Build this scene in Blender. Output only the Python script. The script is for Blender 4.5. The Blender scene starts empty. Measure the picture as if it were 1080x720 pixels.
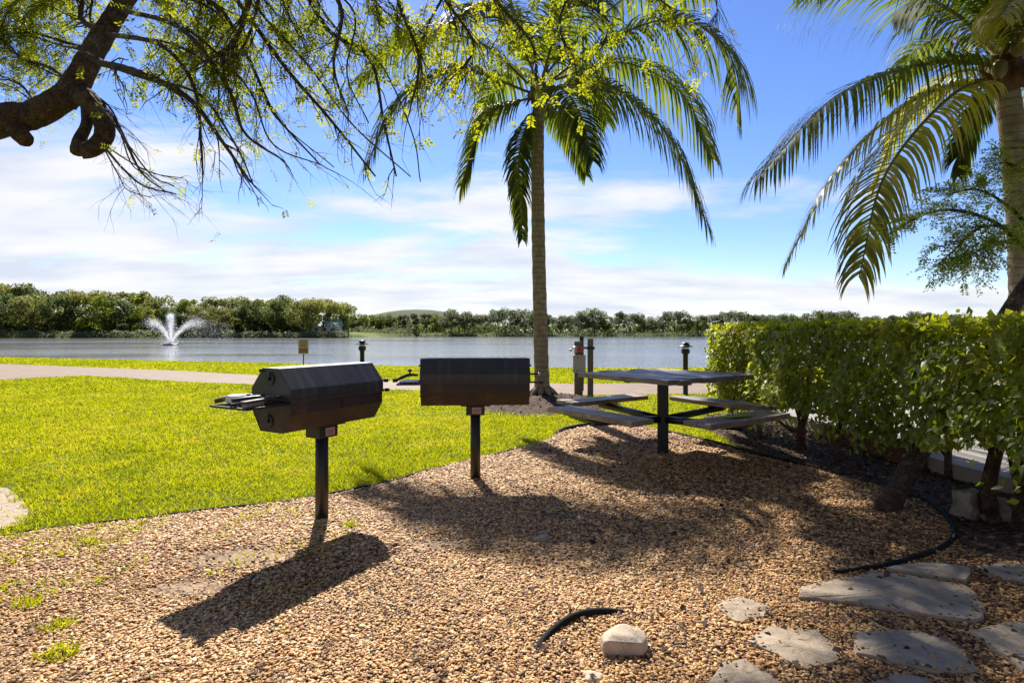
import bpy, bmesh, math, random
import numpy as np
from mathutils import Vector, Matrix, Euler

random.seed(7)
RNG = np.random.default_rng(11)
SC = bpy.context.scene
COL = SC.collection
R = math.radians
EYE, F = 1.2, 600.0


def P(px, py, d):
    return Vector(((px - 540) / F * d, d, EYE - (py - 350) / F * d))


def G(px, py, z=0.0):
    d = (EYE - z) * F / (py - 350)
    return Vector(((px - 540) / F * d, d, z))


# ------------------------------------------------------------------ materials
class N:
    """small node-tree writer"""
    def __init__(self, name):
        self.m = bpy.data.materials.new(name)
        self.m.use_nodes = True
        self.t = self.m.node_tree
        self.t.nodes.clear()
        self.out = self.t.nodes.new('ShaderNodeOutputMaterial')

    def n(self, kind, **kw):
        nd = self.t.nodes.new('ShaderNode' + kind)
        for k, v in kw.items():
            if k in nd.inputs:
                self.put(nd.inputs[k], v)
            else:
                setattr(nd, k, v)
        return nd

    def put(self, sock, v):
        if isinstance(v, bpy.types.NodeSocket):
            self.t.links.new(v, sock)
        elif isinstance(v, (tuple, list)) and len(v) == 3 and sock.type == 'RGBA':
            sock.default_value = (*v, 1)
        else:
            sock.default_value = v

    def coords(self, scale=(1, 1, 1), space='Object'):
        tc = self.n('TexCoord')
        mp = self.n('Mapping')
        self.put(mp.inputs['Vector'], tc.outputs[space])
        mp.inputs['Scale'].default_value = scale
        return mp.outputs[0]

    def noise(self, scale=5, detail=4, rough=.6, vec=None, dist=0):
        nd = self.n('TexNoise', Scale=scale, Detail=detail, Roughness=rough, Distortion=dist)
        if vec is not None:
            self.put(nd.inputs['Vector'], vec)
        return nd.outputs[0]

    def ramp(self, fac, stops, interp='LINEAR'):
        nd = self.n('ValToRGB')
        self.put(nd.inputs[0], fac)
        cr = nd.color_ramp
        cr.interpolation = interp
        while len(cr.elements) < len(stops):
            cr.elements.new(.5)
        for e, (p, c) in zip(cr.elements, stops):
            e.position = p
            e.color = (*c, 1) if len(c) == 3 else (c[0],) * 3 + (1,)
        return nd.outputs[0]

    def mix(self, fac, a, b, blend='MIX'):
        nd = self.t.nodes.new('ShaderNodeMix')
        nd.data_type = 'RGBA'
        nd.blend_type = blend
        self.put(nd.inputs[0], fac)
        self.put(nd.inputs[6], a)
        self.put(nd.inputs[7], b)
        return nd.outputs[2]

    def math(self, op, a, b=0.0):
        nd = self.n('Math', operation=op)
        self.put(nd.inputs[0], a)
        self.put(nd.inputs[1], b)
        return nd.outputs[0]

    def bump(self, h, strength=.4, dist=.01):
        nd = self.n('Bump', Strength=strength, Distance=dist)
        self.put(nd.inputs['Height'], h)
        return nd.outputs[0]

    def attr(self, name, kind='GEOMETRY'):
        nd = self.n('Attribute', attribute_name=name, attribute_type=kind)
        return nd.outputs['Fac']

    def bsdf(self, color, rough=.7, normal=None, metal=0.0, spec=.5, **kw):
        b = self.n('BsdfPrincipled')
        self.put(b.inputs['Base Color'], color)
        self.put(b.inputs['Roughness'], rough)
        self.put(b.inputs['Metallic'], metal)
        self.put(b.inputs['Specular IOR Level'], spec)
        for k, v in kw.items():
            self.put(b.inputs[k.replace('_', ' ')], v)
        if normal is not None:
            self.put(b.inputs['Normal'], normal)
        return b.outputs[0]

    def done(self, shader):
        self.t.links.new(shader, self.out.inputs['Surface'])
        return self.m


def leaf_mat(name, stops, trans, tfac=.45, rough=.45, spec=.4, objvar=0.0):
    n = N(name)
    a = n.attr('rnd')
    c = n.ramp(a, stops)
    tcol = n.ramp(a, trans)
    if objvar:
        oi = n.n('ObjectInfo')
        k = n.math('ADD', n.math('MULTIPLY', oi.outputs['Random'], objvar), 1 - objvar / 2)
        hsv = n.n('HueSaturation')
        n.put(hsv.inputs['Color'], c)
        n.put(hsv.inputs['Value'], k)
        c = hsv.outputs[0]
    p = n.bsdf(c, rough, spec=spec)
    t = n.n('BsdfTranslucent')
    n.put(t.inputs['Color'], tcol)
    mx = n.n('MixShader')
    mx.inputs[0].default_value = tfac
    n.t.links.new(p, mx.inputs[1])
    n.t.links.new(t.outputs[0], mx.inputs[2])
    return n.done(mx.outputs[0])


def simple(name, col, rough=.6, var=.25, scale=8, metal=0.0, bump=.2, spec=.5, stretch=(1, 1, 1)):
    n = N(name)
    v = n.coords(stretch)
    f = n.noise(scale, 5, .65, v)
    lo = tuple(x * (1 - var) for x in col)
    hi = tuple(min(1, x * (1 + var)) for x in col)
    c = n.ramp(f, [(.3, lo), (.7, hi)])
    nr = n.bump(n.noise(scale * 6, 3, .6, v), bump, .004)
    return n.done(n.bsdf(c, rough, nr, metal, spec))


M = {}


def build_materials():
    # black baked-on enamel of the grills
    n = N('grill_black')
    v = n.coords()
    f = n.noise(3.5, 6, .7, v)
    f2 = n.noise(14, 4, .7, v)
    c = n.ramp(f, [(.35, (.024, .021, .021)), (.62, (.040, .035, .034)), (.8, (.060, .044, .036))])
    stk = n.noise(1.0, 5, .65, n.coords((26, 1.5, 1.2)))
    c = n.mix(n.ramp(stk, [(.52, (0,)), (.72, (.6,))]), c, (.085, .080, .080))
    rg = n.ramp(stk, [(.3, (.34,)), (.75, (.60,))])
    M['grill'] = n.done(n.bsdf(c, rg, n.bump(n.noise(160, 3, .6, v), .15, .002), spec=.5))
    n = N('grill_rusty_black')
    v = n.coords((1, 1, 1))
    f = n.noise(5, 6, .7, v)
    c = n.ramp(f, [(.35, (.014, .011, .010)), (.55, (.034, .022, .017)), (.70, (.085, .042, .027)), (.8, (.14, .065, .036))])
    M['grill_rust'] = n.done(n.bsdf(c, .55, n.bump(n.noise(120, 4, .6, v), .25, .002)))
    M['black_steel'] = simple('black_steel', (.014, .014, .014), .45, .3, 9, 0, .1)
    M['table_steel'] = simple('table_steel', (.010, .012, .014), .4, .4, 7, 0, .15)
    M['steel'] = simple('brushed_steel', (.55, .55, .54), .35, .2, 20, 1.0, .1)
    M['white'] = simple('white_paper', (.78, .78, .76), .6, .08, 12)
    M['silver_sticker'] = simple('silver_sticker', (.42, .33, .30), .4, .15, 30)
    M['red_sticker'] = simple('red_print', (.36, .10, .07), .5, .15, 30)
    M['tool_wood'] = simple('tool_handle_wood', (.10, .055, .03), .55, .4, 20)
    M['tool_black'] = simple('tool_black_plastic', (.02, .02, .02), .4, .3, 20)

    # weathered timber of the table
    n = N('weathered_wood')
    v = n.coords((1.2, 22, 22))
    g = n.noise(3.2, 6, .7, v, .6)
    v2 = n.coords((1, 1, 1))
    pt = n.noise(4, 4, .6, v2)
    c = n.ramp(g, [(.3, (.105, .082, .060)), (.5, (.27, .22, .168)), (.72, (.56, .49, .40))])
    c = n.mix(n.ramp(pt, [(.4, (0,)), (.68, (.75,))]), c, (.095, .070, .052))
    M['wood'] = n.done(n.bsdf(c, .5, n.bump(g, .5, .004), spec=.35))
    M['patch_lime'] = simple('lime_green', (.30, .38, .03), .7, .3, 40)  # mottled lime green for the patch on one seat

    # gravel stones
    n = N('gravel_stone')
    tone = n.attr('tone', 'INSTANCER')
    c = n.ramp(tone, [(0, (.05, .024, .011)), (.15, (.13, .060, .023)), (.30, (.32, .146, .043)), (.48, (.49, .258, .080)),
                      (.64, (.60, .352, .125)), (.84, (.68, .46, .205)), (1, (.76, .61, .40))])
    M['stone_chip'] = n.done(n.bsdf(c, .62, spec=.35))
    n = N('gravel_base')
    v = n.coords()
    vo = n.n('TexVoronoi', Scale=75)
    n.put(vo.inputs['Vector'], v)
    sep = n.n('SeparateColor')
    n.put(sep.inputs[0], vo.outputs['Color'])
    c = n.ramp(sep.outputs[0], [(0, (.06, .035, .02)), (.4, (.20, .115, .058)), (.7, (.34, .21, .11)), (1, (.50, .37, .23))])
    big = n.noise(.9, 4, .6, v)
    c = n.mix(n.ramp(big, [(.45, (0,)), (.75, (.55,))]), c, (.17, .105, .062))
    # patches of fine pale soil worn through the stones
    for (px, py), rx, ry in (((255, 588), .42, .18), ((205, 620), .32, .14), ((460, 575), .22, .10)):
        g = G(px, py)
        mp = n.n('Mapping')
        n.put(mp.inputs['Vector'], n.n('TexCoord').outputs['Object'])
        mp.inputs['Location'].default_value = (-g.x / rx, -g.y / ry, 0)
        mp.inputs['Scale'].default_value = (1 / rx, 1 / ry, 0)
        ln = n.n('VectorMath', operation='LENGTH')
        n.put(ln.inputs[0], mp.outputs[0])
        k = n.math('ADD', ln.outputs['Value'], n.math('MULTIPLY', n.noise(9, 6, .7, v), 1.1))
        c = n.mix(n.ramp(k, [(.95, (.85,)), (1.0, (.0,))] if False else [(.55, (.9,)), (1.0, (0,))]), c, n.ramp(n.noise(40, 5, .7, v), [(.3, (.24, .165, .10)), (.7, (.40, .30, .21))]))
    M['gravel'] = n.done(n.bsdf(c, .85, n.bump(vo.outputs['Distance'], -1.0, .012), spec=.2))
    n = N('pale_sand')
    v = n.coords()
    f = n.noise(6, 6, .7, v)
    c = n.ramp(f, [(.3, (.19, .135, .09)), (.6, (.35, .27, .195)), (.8, (.46, .38, .30))])
    M['sand'] = n.done(n.bsdf(c, .9, n.bump(n.noise(60, 5, .7, v), .6, .008), spec=.2))
    M['white_sand'] = simple('white_sand', (.40, .325, .245), .95, .30, 26, 0, .5, .1)
    n = N('mulch')
    v = n.coords()
    vo = n.n('TexVoronoi', Scale=48)
    n.put(vo.inputs['Vector'], n.coords((1, 1.9, 1)))
    sep = n.n('SeparateColor')
    n.put(sep.inputs[0], vo.outputs['Color'])
    c = n.ramp(sep.outputs[0], [(0, (.018, .011, .008)), (.5, (.062, .036, .022)), (1, (.15, .095, .058))])
    M['mulch'] = n.done(n.bsdf(c, .9, n.bump(vo.outputs['Distance'], -1.0, .015), spec=.15))
    M['chip'] = None
    n = N('chip_wood')
    c = n.ramp(n.attr('rnd'), [(0, (.022, .013, .009)), (.5, (.085, .048, .028)), (.85, (.17, .10, .055)), (1, (.30, .20, .115))])
    M['chip'] = n.done(n.bsdf(c, .8, spec=.2))

    # soil and short turf under the blades
    n = N('turf_soil')
    v = n.coords()
    f = n.noise(1.4, 5, .65, v)
    f2 = n.noise(30, 4, .7, v)
    c = n.ramp(f2, [(.3, (.06, .075, .012)), (.6, (.13, .165, .014)), (.8, (.18, .20, .03))])
    c = n.mix(n.ramp(f, [(.55, (0,)), (.8, (.4,))]), c, (.14, .11, .035))
    M['turf'] = n.done(n.bsdf(c, .9, n.bump(f2, .7, .03), spec=.1))
    M['grass'] = leaf_mat('grass_blade',
                          [(0, (.08, .11, .006)), (.5, (.20, .23, .006)), (.9, (.30, .30, .012)), (1, (.38, .30, .06))],
                          [(0, (.28, .33, .004)), (.6, (.60, .62, .006)), (1, (.70, .62, .03))], .5, .6, .15)
    # pavers
    n = N('paver')
    v = n.coords()
    br = n.n('TexBrick', Scale=1.0)
    n.put(br.inputs['Vector'], v)
    br.inputs['Color1'].default_value = (.265, .19, .13, 1)
    br.inputs['Color2'].default_value = (.20, .135, .09, 1)
    br.inputs['Mortar'].default_value = (.14, .10, .07, 1)
    br.inputs['Mortar Size'].default_value = .008
    br.inputs['Brick Width'].default_value = .22
    br.inputs['Row Height'].default_value = .11
    c = n.mix(n.ramp(n.noise(1.2, 5, .7, v), [(.3, (0,)), (.75, (.5,))]), br.outputs['Color'], (.29, .225, .165))
    M['paver'] = n.done(n.bsdf(c, .8, n.bump(n.noise(90, 4, .6, v), .3, .005), spec=.25))
    M['concrete'] = simple('pale_concrete', (.31, .28, .245), .85, .18, 3, 0, .4, .2)
    M['brick_red'] = simple('red_brick', (.13, .055, .038), .85, .25, 9, 0, .4, .2)
    # water
    n = N('lake_water')
    v = n.coords((1, 1, 1))
    w1 = n.noise(1.15, 4, .62, n.coords((.42, 1, 1)))
    w2 = n.noise(.16, 3, .5, n.coords((.35, 1, 1)))
    calm = n.ramp(n.noise(.022, 3, .55, n.coords((.35, 1, 1))), [(.40, (.08,)), (.56, (1,))])
    h = n.math('MULTIPLY', n.math('ADD', w1, n.math('MULTIPLY', w2, .8)), calm)
    M['water'] = n.done(n.bsdf((.19, .20, .20), .10, n.bump(h, .75, .20), spec=.5, IOR=1.85))
    # foreground bark
    n = N('tree_bark')
    v = n.coords((1, 1, 1))
    f = n.noise(9, 8, .78, v, .7)
    f2 = n.noise(3.2, 5, .65, v)
    vo = n.n('TexVoronoi', Scale=34, feature='DISTANCE_TO_EDGE')
    n.put(vo.inputs['Vector'], n.mix(.12, v, n.n('TexNoise', Scale=9).outputs['Color']))
    c = n.ramp(f, [(.32, (.040, .024, .016)), (.48, (.115, .068, .044)), (.6, (.20, .130, .086)), (.74, (.40, .31, .23))])
    c = n.mix(n.ramp(f2, [(.5, (0,)), (.68, (.6,))]), c, (.20, .185, .13))
    c = n.mix(n.ramp(vo.outputs[0], [(0, (.75,)), (.10, (0,))]), c, (.03, .018, .012))
    hh = n.math('ADD', n.math('MULTIPLY', f, 1.4), n.math('MINIMUM', vo.outputs[0], .14))
    M['bark'] = n.done(n.bsdf(c, .9, n.bump(hh, 1.0, .045), spec=.15))
    M['twig'] = simple('twig_bark', (.055, .034, .022), .85, .4, 30)
    M['cut_wood'] = simple('cut_wood', (.17, .10, .065), .85, .3, 14)
    n = N('palm_bark')
    v = n.coords((1, 1, 1))
    wv = n.n('TexWave', wave_type='BANDS', bands_direction='Z', wave_profile='SAW')
    n.put(wv.inputs['Vector'], v)
    wv.inputs['Scale'].default_value = 3.6
    wv.inputs['Distortion'].default_value = 2.2
    wv.inputs['Detail'].default_value = 3
    wv.inputs['Detail Scale'].default_value = 1.5
    f = n.noise(10, 6, .7, v)
    c = n.ramp(f, [(.3, (.17, .135, .10)), (.55, (.31, .255, .19)), (.8, (.47, .41, .33))])
    c = n.mix(n.ramp(wv.outputs[0], [(0, (.8,)), (.25, (0,))]), c, (.11, .082, .058))
    hh = n.math('ADD', wv.outputs[0], n.math('MULTIPLY', f, .6))
    M['palm_bark'] = n.done(n.bsdf(c, .85, n.bump(hh, .8, .03), spec=.2))
    M['palm_fibre'] = simple('palm_fibre', (.13, .075, .042), .9, .5, 16, 0, .8, .1, (1, 1, .2))
    M['rachis'] = simple('frond_stalk', (.17, .15, .035), .75, .35, 6, 0, .1, .15)
    M['frond'] = leaf_mat('frond_leaflet',
                          [(0, (.020, .032, .008)), (.5, (.042, .062, .012)), (.85, (.085, .095, .018)), (1, (.17, .11, .04))],
                          [(0, (.10, .16, .010)), (.55, (.25, .32, .018)), (.9, (.50, .48, .03)), (1, (.45, .28, .07))], .42, .55, .2)
    M['frond_dry'] = leaf_mat('frond_leaflet_yellowing',
                              [(0, (.05, .055, .014)), (.5, (.10, .10, .025)), (.8, (.18, .13, .045)), (1, (.22, .15, .08))],
                              [(0, (.28, .33, .02)), (.55, (.56, .54, .035)), (1, (.56, .38, .08))], .48, .4, .45)
    M['canopy'] = leaf_mat('fine_leaf',
                           [(0, (.05, .065, .010)), (.5, (.11, .125, .012)), (1, (.20, .18, .02))],
                           [(0, (.19, .27, .010)), (.5, (.42, .47, .014)), (1, (.66, .60, .02))], .55, .65, .12)
    M['hedge_leaf'] = leaf_mat('hedge_leaf',
                               [(0, (.050, .070, .010)), (.45, (.135, .175, .018)), (.85, (.22, .255, .025)), (1, (.31, .27, .05))],
                               [(0, (.24, .32, .008)), (.5, (.56, .62, .014)), (1, (.78, .72, .04))], .50, .42, .4)
    M['feather_leaf'] = leaf_mat('feather_leaf',
                                 [(0, (.05, .085, .014)), (.5, (.11, .155, .022)), (1, (.20, .22, .03))],
                                 [(0, (.26, .40, .02)), (1, (.66, .68, .03))], .52, .5, .2)
    far = {
        'far_olive': ((0.096, 0.113, 0.028), (0.198, 0.211, 0.049), (0.333, 0.320, 0.090)),
        'far_green': ((0.058, 0.087, 0.026), (0.122, 0.160, 0.038), (0.218, 0.243, 0.058)),
        'far_lime': ((0.102, 0.141, 0.018), (0.230, 0.275, 0.031), (0.384, 0.397, 0.051)),
        'far_grey': ((0.077, 0.097, 0.049), (0.147, 0.169, 0.084), (0.269, 0.282, 0.166)),
        'far_rust': ((0.122, 0.128, 0.028), (0.243, 0.237, 0.046), (0.397, 0.346, 0.077)),
    }
    for k, (a, b, c) in far.items():
        M[k] = leaf_mat(k, [(0, a), (.55, b), (1, c)],
                        [(0, tuple(x * 1.8 for x in a)), (1, tuple(min(.6, x * 1.9) for x in c))], .38, .7, .15, .7)
    M['far_trunk'] = simple('far_trunk', (.10, .075, .055), .9, .3, 1)
    M['hill'] = simple('hill_grass', (.085, .10, .05), .95, .3, .03, 0, 0, .1)
    M['stone'] = None
    n = N('flagstone')
    v = n.coords()
    f = n.noise(3.2, 7, .7, v, .8)
    f2 = n.noise(28, 5, .7, v)
    c = n.ramp(f, [(.3, (.20, .158, .108)), (.5, (.36, .285, .195)), (.7, (.50, .41, .295))])
    c = n.mix(n.ramp(f2, [(.55, (0,)), (.75, (.5,))]), c, (.16, .12, .09))
    M['stone'] = n.done(n.bsdf(c, .88, n.bump(n.math('ADD', f, n.math('MULTIPLY', f2, .4)), .8, .02), spec=.3))
    n = N('flagstone_tan')
    v = n.coords()
    f = n.noise(4, 7, .7, v, .8)
    c = n.ramp(f, [(.3, (.26, .195, .13)), (.55, (.40, .315, .215)), (.75, (.50, .42, .31))])
    M['dim_block'] = simple('dim_block', (.24, .195, .145), .9, .35, 12, 0, .6, .1)
    M['stone_tan'] = n.done(n.bsdf(c, .75, n.bump(n.noise(20, 6, .7, v), .6, .015), spec=.3))
    n = N('pale_rock')
    v = n.coords()
    f = n.noise(9, 6, .7, v, .8)
    c = n.ramp(f, [(.3, (.38, .295, .20)), (.5, (.56, .45, .325)), (.75, (.66, .56, .43))])
    M['rock'] = n.done(n.bsdf(c, .75, n.bump(n.noise(30, 6, .7, v), .6, .012), spec=.3))
    M['hose'] = simple('black_edging', (.014, .014, .014), .8, .4, 20, 0, .3, .12)
    M['grey_box'] = simple('grey_paint', (.42, .40, .34), .5, .12, 8, 0, .1)
    M['post_grey'] = simple('weathered_post', (.17, .145, .11), .8, .3, 8, 0, .4, .2, (4, 4, .6))
    M['red'] = simple('red_plastic', (.55, .02, .015), .4, .15, 8, 0, .05)
    M['sign_tan'] = simple('sign_board', (.55, .43, .25), .6, .1, 10)
    M['sign_brown'] = simple('sign_print', (.36, .15, .05), .6, .1, 10)
    M['lamp_glass'] = simple('lamp_lens', (.75, .74, .70), .25, .05, 10)
    n = N('fountain_spray')
    p = n.bsdf((.9, .92, .95), .3, spec=.5)
    t = n.n('BsdfTranslucent')
    t.inputs[0].default_value = (.95, .97, 1, 1)
    mx = n.n('MixShader')
    mx.inputs[0].default_value = .5
    n.t.links.new(p, mx.inputs[1])
    n.t.links.new(t.outputs[0], mx.inputs[2])
    M['spray'] = n.done(mx.outputs[0])
    M['house_wall'] = simple('house_wall', (.55, .50, .42), .8, .1, 1)
    M['house_roof'] = simple('teal_roof', (.12, .30, .30), .6, .15, 1)
    M['glass_dark'] = simple('dark_window', (.02, .025, .03), .1, .2, 1)
    M['coconut'] = simple('coconut_husk', (.16, .13, .035), .5, .3, 10)


build_materials()


# ------------------------------------------------------------------ object helpers
def tag(o, label=None, cat=None, group=None, kind=None):
    if label: o['label'] = label
    if cat: o['category'] = cat
    if group: o['group'] = group
    if kind: o['kind'] = kind
    return o


def link(o, parent=None):
    COL.objects.link(o)
    if parent is not None:
        o.parent = parent
    return o


def empty(name, loc=(0, 0, 0), rz=0.0):
    o = bpy.data.objects.new(name, None)
    o.empty_display_size = .1
    o.location = loc
    o.rotation_euler = (0, 0, rz)
    return link(o)


def local(parent, verts):
    """world points -> parent's own space (parents are moved and turned about z only)"""
    if parent is None:
        return verts
    l, rz = parent.location, parent.rotation_euler.z
    c, s = math.cos(-rz), math.sin(-rz)
    v = np.asarray(verts, float) - np.array(l)
    out = v.copy()
    out[:, 0] = v[:, 0] * c - v[:, 1] * s
    out[:, 1] = v[:, 0] * s + v[:, 1] * c
    return out


def np_mesh(name, verts, faces, mat, rnd=None, smooth=False):
    verts = np.asarray(verts, np.float32)
    faces = np.asarray(faces, np.int32)
    me = bpy.data.meshes.new(name)
    k = faces.shape[1]
    me.vertices.add(len(verts))
    me.vertices.foreach_set('co', verts.ravel())
    me.loops.add(faces.size)
    me.loops.foreach_set('vertex_index', faces.ravel())
    me.polygons.add(len(faces))
    me.polygons.foreach_set('loop_start', np.arange(0, faces.size, k, dtype=np.int32))
    me.polygons.foreach_set('loop_total', np.full(len(faces), k, np.int32))
    if smooth:
        me.polygons.foreach_set('use_smooth', np.ones(len(faces), bool))
    if rnd is not None:
        a = me.attributes.new('rnd', 'FLOAT', 'POINT')
        a.data.foreach_set('value', np.asarray(rnd, np.float32))
    me.update(calc_edges=True)
    me.materials.append(mat)
    return me


def norm(v):
    return v / np.maximum(np.linalg.norm(v, axis=-1, keepdims=True), 1e-9)


LEAF_T = np.array([(0, 0, 0), (-.27, .38, .07), (.27, .38, .07), (0, .45, 0), (0, 1, -.12)], float)
LEAF_F = np.array([(0, 3, 1), (0, 2, 3), (1, 3, 4), (3, 2, 4)])
FINE_T = np.array([(0, 0, 0), (-.2, .55, .04), (.2, .55, .04), (0, 1, 0)], float)
FINE_F = np.array([(0, 2, 1), (1, 2, 3)])
CLUMP_T = np.array([(-.5, -.4, 0), (.45, -.5, .12), (.55, .4, -.1), (-.35, .55, .15), (0, .05, .28)], float)
CLUMP_F = np.array([(0, 1, 4), (1, 2, 4), (2, 3, 4), (3, 0, 4)])


def cards(name, pos, dirs, nrm, size, T, Fc, mat, rnd, width=1.0):
    pos, dirs, nrm = np.asarray(pos, float), norm(np.asarray(dirs, float)), np.asarray(nrm, float)
    side = norm(np.cross(dirs, nrm))
    nr = np.cross(side, dirs)
    size = np.asarray(size, float)[:, None, None]
    V = pos[:, None, :] + size * (T[None, :, 0:1] * width * side[:, None, :] + T[None, :, 1:2] * dirs[:, None, :] + T[None, :, 2:3] * nr[:, None, :])
    n, k = len(pos), len(T)
    Fa = (Fc[None] + (np.arange(n) * k)[:, None, None]).reshape(-1, Fc.shape[1])
    return np_mesh(name, V.reshape(-1, 3), Fa, mat, np.repeat(rnd, k))


class MB:
    def __init__(self):
        self.v, self.f, self.sm = [], [], []

    def add(self, verts, faces, smooth=False):
        o = len(self.v)
        self.v += [tuple(x) for x in verts]
        self.f += [tuple(i + o for i in fc) for fc in faces]
        self.sm += [smooth] * len(faces)
        return self

    def box(self, c, s, rot=None, rz=0.0, taper=1.0):
        hx, hy, hz = s[0] / 2, s[1] / 2, s[2] / 2
        m = rot if rot is not None else Matrix.Rotation(rz, 3, 'Z')
        pts = []
        for z, k in ((-hz, 1), (hz, taper)):
            for x, y in ((-hx, -hy), (hx, -hy), (hx, hy), (-hx, hy)):
                pts.append(Vector(c) + m @ Vector((x * k, y * k, z)))
        return self.add(pts, [(3, 2, 1, 0), (4, 5, 6, 7), (0, 1, 5, 4), (1, 2, 6, 5), (2, 3, 7, 6), (3, 0, 4, 7)])

    def tube(self, pts, rad, n=8, caps=True, jitter=0.0):
        pts = [Vector(p) for p in pts]
        if not hasattr(rad, '__len__'):
            rad = [rad] * len(pts)
        o = []
        t = (pts[1] - pts[0]).normalized()
        u = t.orthogonal().normalized()
        for i, p in enumerate(pts):
            if i == 0: tt = pts[1] - pts[0]
            elif i == len(pts) - 1: tt = pts[-1] - pts[-2]
            else: tt = pts[i + 1] - pts[i - 1]
            tt = tt.normalized() if tt.length > 1e-9 else t
            u = (u - tt * u.dot(tt))
            u = u.normalized() if u.length > 1e-6 else tt.orthogonal().normalized()
            w = tt.cross(u)
            for k in range(n):
                a = 2 * math.pi * k / n
                r = rad[i] * (1 + (random.uniform(-jitter, jitter) if jitter else 0))
                o.append(p + (u * math.cos(a) + w * math.sin(a)) * r)
        fs = []
        for i in range(len(pts) - 1):
            for k in range(n):
                k2 = (k + 1) % n
                fs.append((i * n + k, i * n + k2, (i + 1) * n + k2, (i + 1) * n + k))
        self.add(o, fs, True)
        if caps:
            b = len(self.v) - len(o)
            self.f += [tuple(b + k for k in range(n))[::-1], tuple(b + (len(pts) - 1) * n + k for k in range(n))]
            self.sm += [False, False]
        return self

    def lathe(self, c, prof, n=20):
        c = Vector(c)
        o = [c + Vector((r * math.cos(2 * math.pi * k / n), r * math.sin(2 * math.pi * k / n), z)) for r, z in prof for k in range(n)]
        fs = []
        for i in range(len(prof) - 1):
            for k in range(n):
                k2 = (k + 1) % n
                fs.append((i * n + k, i * n + k2, (i + 1) * n + k2, (i + 1) * n + k))
        self.add(o, fs, True)
        b = len(self.v) - len(o)
        if prof[0][0] > 1e-4:
            self.f.append(tuple(b + k for k in range(n))[::-1]); self.sm.append(False)
        if prof[-1][0] > 1e-4:
            self.f.append(tuple(b + (len(prof) - 1) * n + k for k in range(n))); self.sm.append(False)
        return self

    def prism(self, prof, x0, x1, M3=None):
        """profile in (y,z) swept along x"""
        n = len(prof)
        a = [Vector((x0, y, z)) for y, z in prof] + [Vector((x1, y, z)) for y, z in prof]
        if M3 is not None:
            a = [M3 @ p for p in a]
        fs = [tuple(range(n))[::-1], tuple(range(n, 2 * n))] + [(i, (i + 1) % n, n + (i + 1) % n, n + i) for i in range(n)]
        return self.add(a, [f[::-1] for f in fs])

    def build(self, name, mat, parent=None, bevel=0.0, world=False, segs=2):
        v = local(parent, self.v) if world else self.v
        me = bpy.data.meshes.new(name)
        me.from_pydata([tuple(map(float, p)) for p in v], [], self.f)
        me.polygons.foreach_set('use_smooth', self.sm)
        me.materials.append(mat)
        bm = bmesh.new()
        bm.from_mesh(me)
        bmesh.ops.recalc_face_normals(bm, faces=bm.faces)
        bm.to_mesh(me)
        bm.free()
        o = link(bpy.data.objects.new(name, me), parent)
        if bevel:
            b = o.modifiers.new('bevel', 'BEVEL')
            b.width, b.segments, b.limit_method = bevel, segs, 'ANGLE'
            b.angle_limit = R(40)
        return o


def spline(pts, n):
    """Catmull-Rom through pts, n samples"""
    p = [Vector(x) for x in pts]
    p = [p[0] * 2 - p[1]] + p + [p[-1] * 2 - p[-2]]
    out = []
    segs = len(p) - 3
    for i in range(n):
        t = i / (n - 1) * segs
        k = min(int(t), segs - 1)
        u = t - k
        a, b, c, d = p[k:k + 4]
        out.append(.5 * ((2 * b) + (c - a) * u + (2 * a - 5 * b + 4 * c - d) * u * u + (3 * b - a - 3 * c + d) * u ** 3))
    return out


def inside(x, y, poly):
    x, y = np.asarray(x), np.asarray(y)
    r = np.zeros(x.shape, bool)
    n = len(poly)
    for i in range(n):
        x0, y0 = poly[i][0], poly[i][1]
        x1, y1 = poly[(i + 1) % n][0], poly[(i + 1) % n][1]
        c = ((y0 > y) != (y1 > y))
        with np.errstate(divide='ignore', invalid='ignore'):
            c &= x < (x1 - x0) * (y - y0) / (y1 - y0 + 1e-12) + x0
        r ^= c
    return r


def sheet(name, poly, z, mat, step=None, kind='structure', skirt=0.0, zfun=None):
    bm = bmesh.new()
    vs = [bm.verts.new((p[0], p[1], z)) for p in poly]
    f = bm.faces.new(vs)
    bmesh.ops.recalc_face_normals(bm, faces=[f])
    if f.normal.z < 0: f.normal_flip()
    if skirt:
        r = bmesh.ops.extrude_face_region(bm, geom=[f])
        for g in r['geom']:
            if isinstance(g, bmesh.types.BMVert): g.co.z += 0
        bm.faces.ensure_lookup_table()
        for v in vs: v.co.z = z - skirt
        bmesh.ops.recalc_face_normals(bm, faces=bm.faces)
    bmesh.ops.triangulate(bm, faces=[x for x in bm.faces if len(x.verts) > 4])
    me = bpy.data.meshes.new(name)
    bm.to_mesh(me); bm.free()
    me.materials.append(mat)
    o = link(bpy.data.objects.new(name, me))
    if kind: o['kind'] = kind
    return o


# value noise for shaping things
def vnoise(x, y, s=1.0, seed=0):
    x = np.asarray(x) * s; y = np.asarray(y) * s
    xi, yi = np.floor(x).astype(int), np.floor(y).astype(int)
    fx, fy = x - xi, y - yi
    fx, fy = fx * fx * (3 - 2 * fx), fy * fy * (3 - 2 * fy)

    def h(a, b):
        k = (a * 374761393 + b * 668265263 + seed * 69069) & 0x7fffffff
        k = ((k ^ (k >> 13)) * 1274126177) & 0x7fffffff
        return ((k ^ (k >> 16)) & 0xffff) / 65535.0
    return (h(xi, yi) * (1 - fx) + h(xi + 1, yi) * fx) * (1 - fy) + (h(xi, yi + 1) * (1 - fx) + h(xi + 1, yi + 1) * fx) * fy


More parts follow.
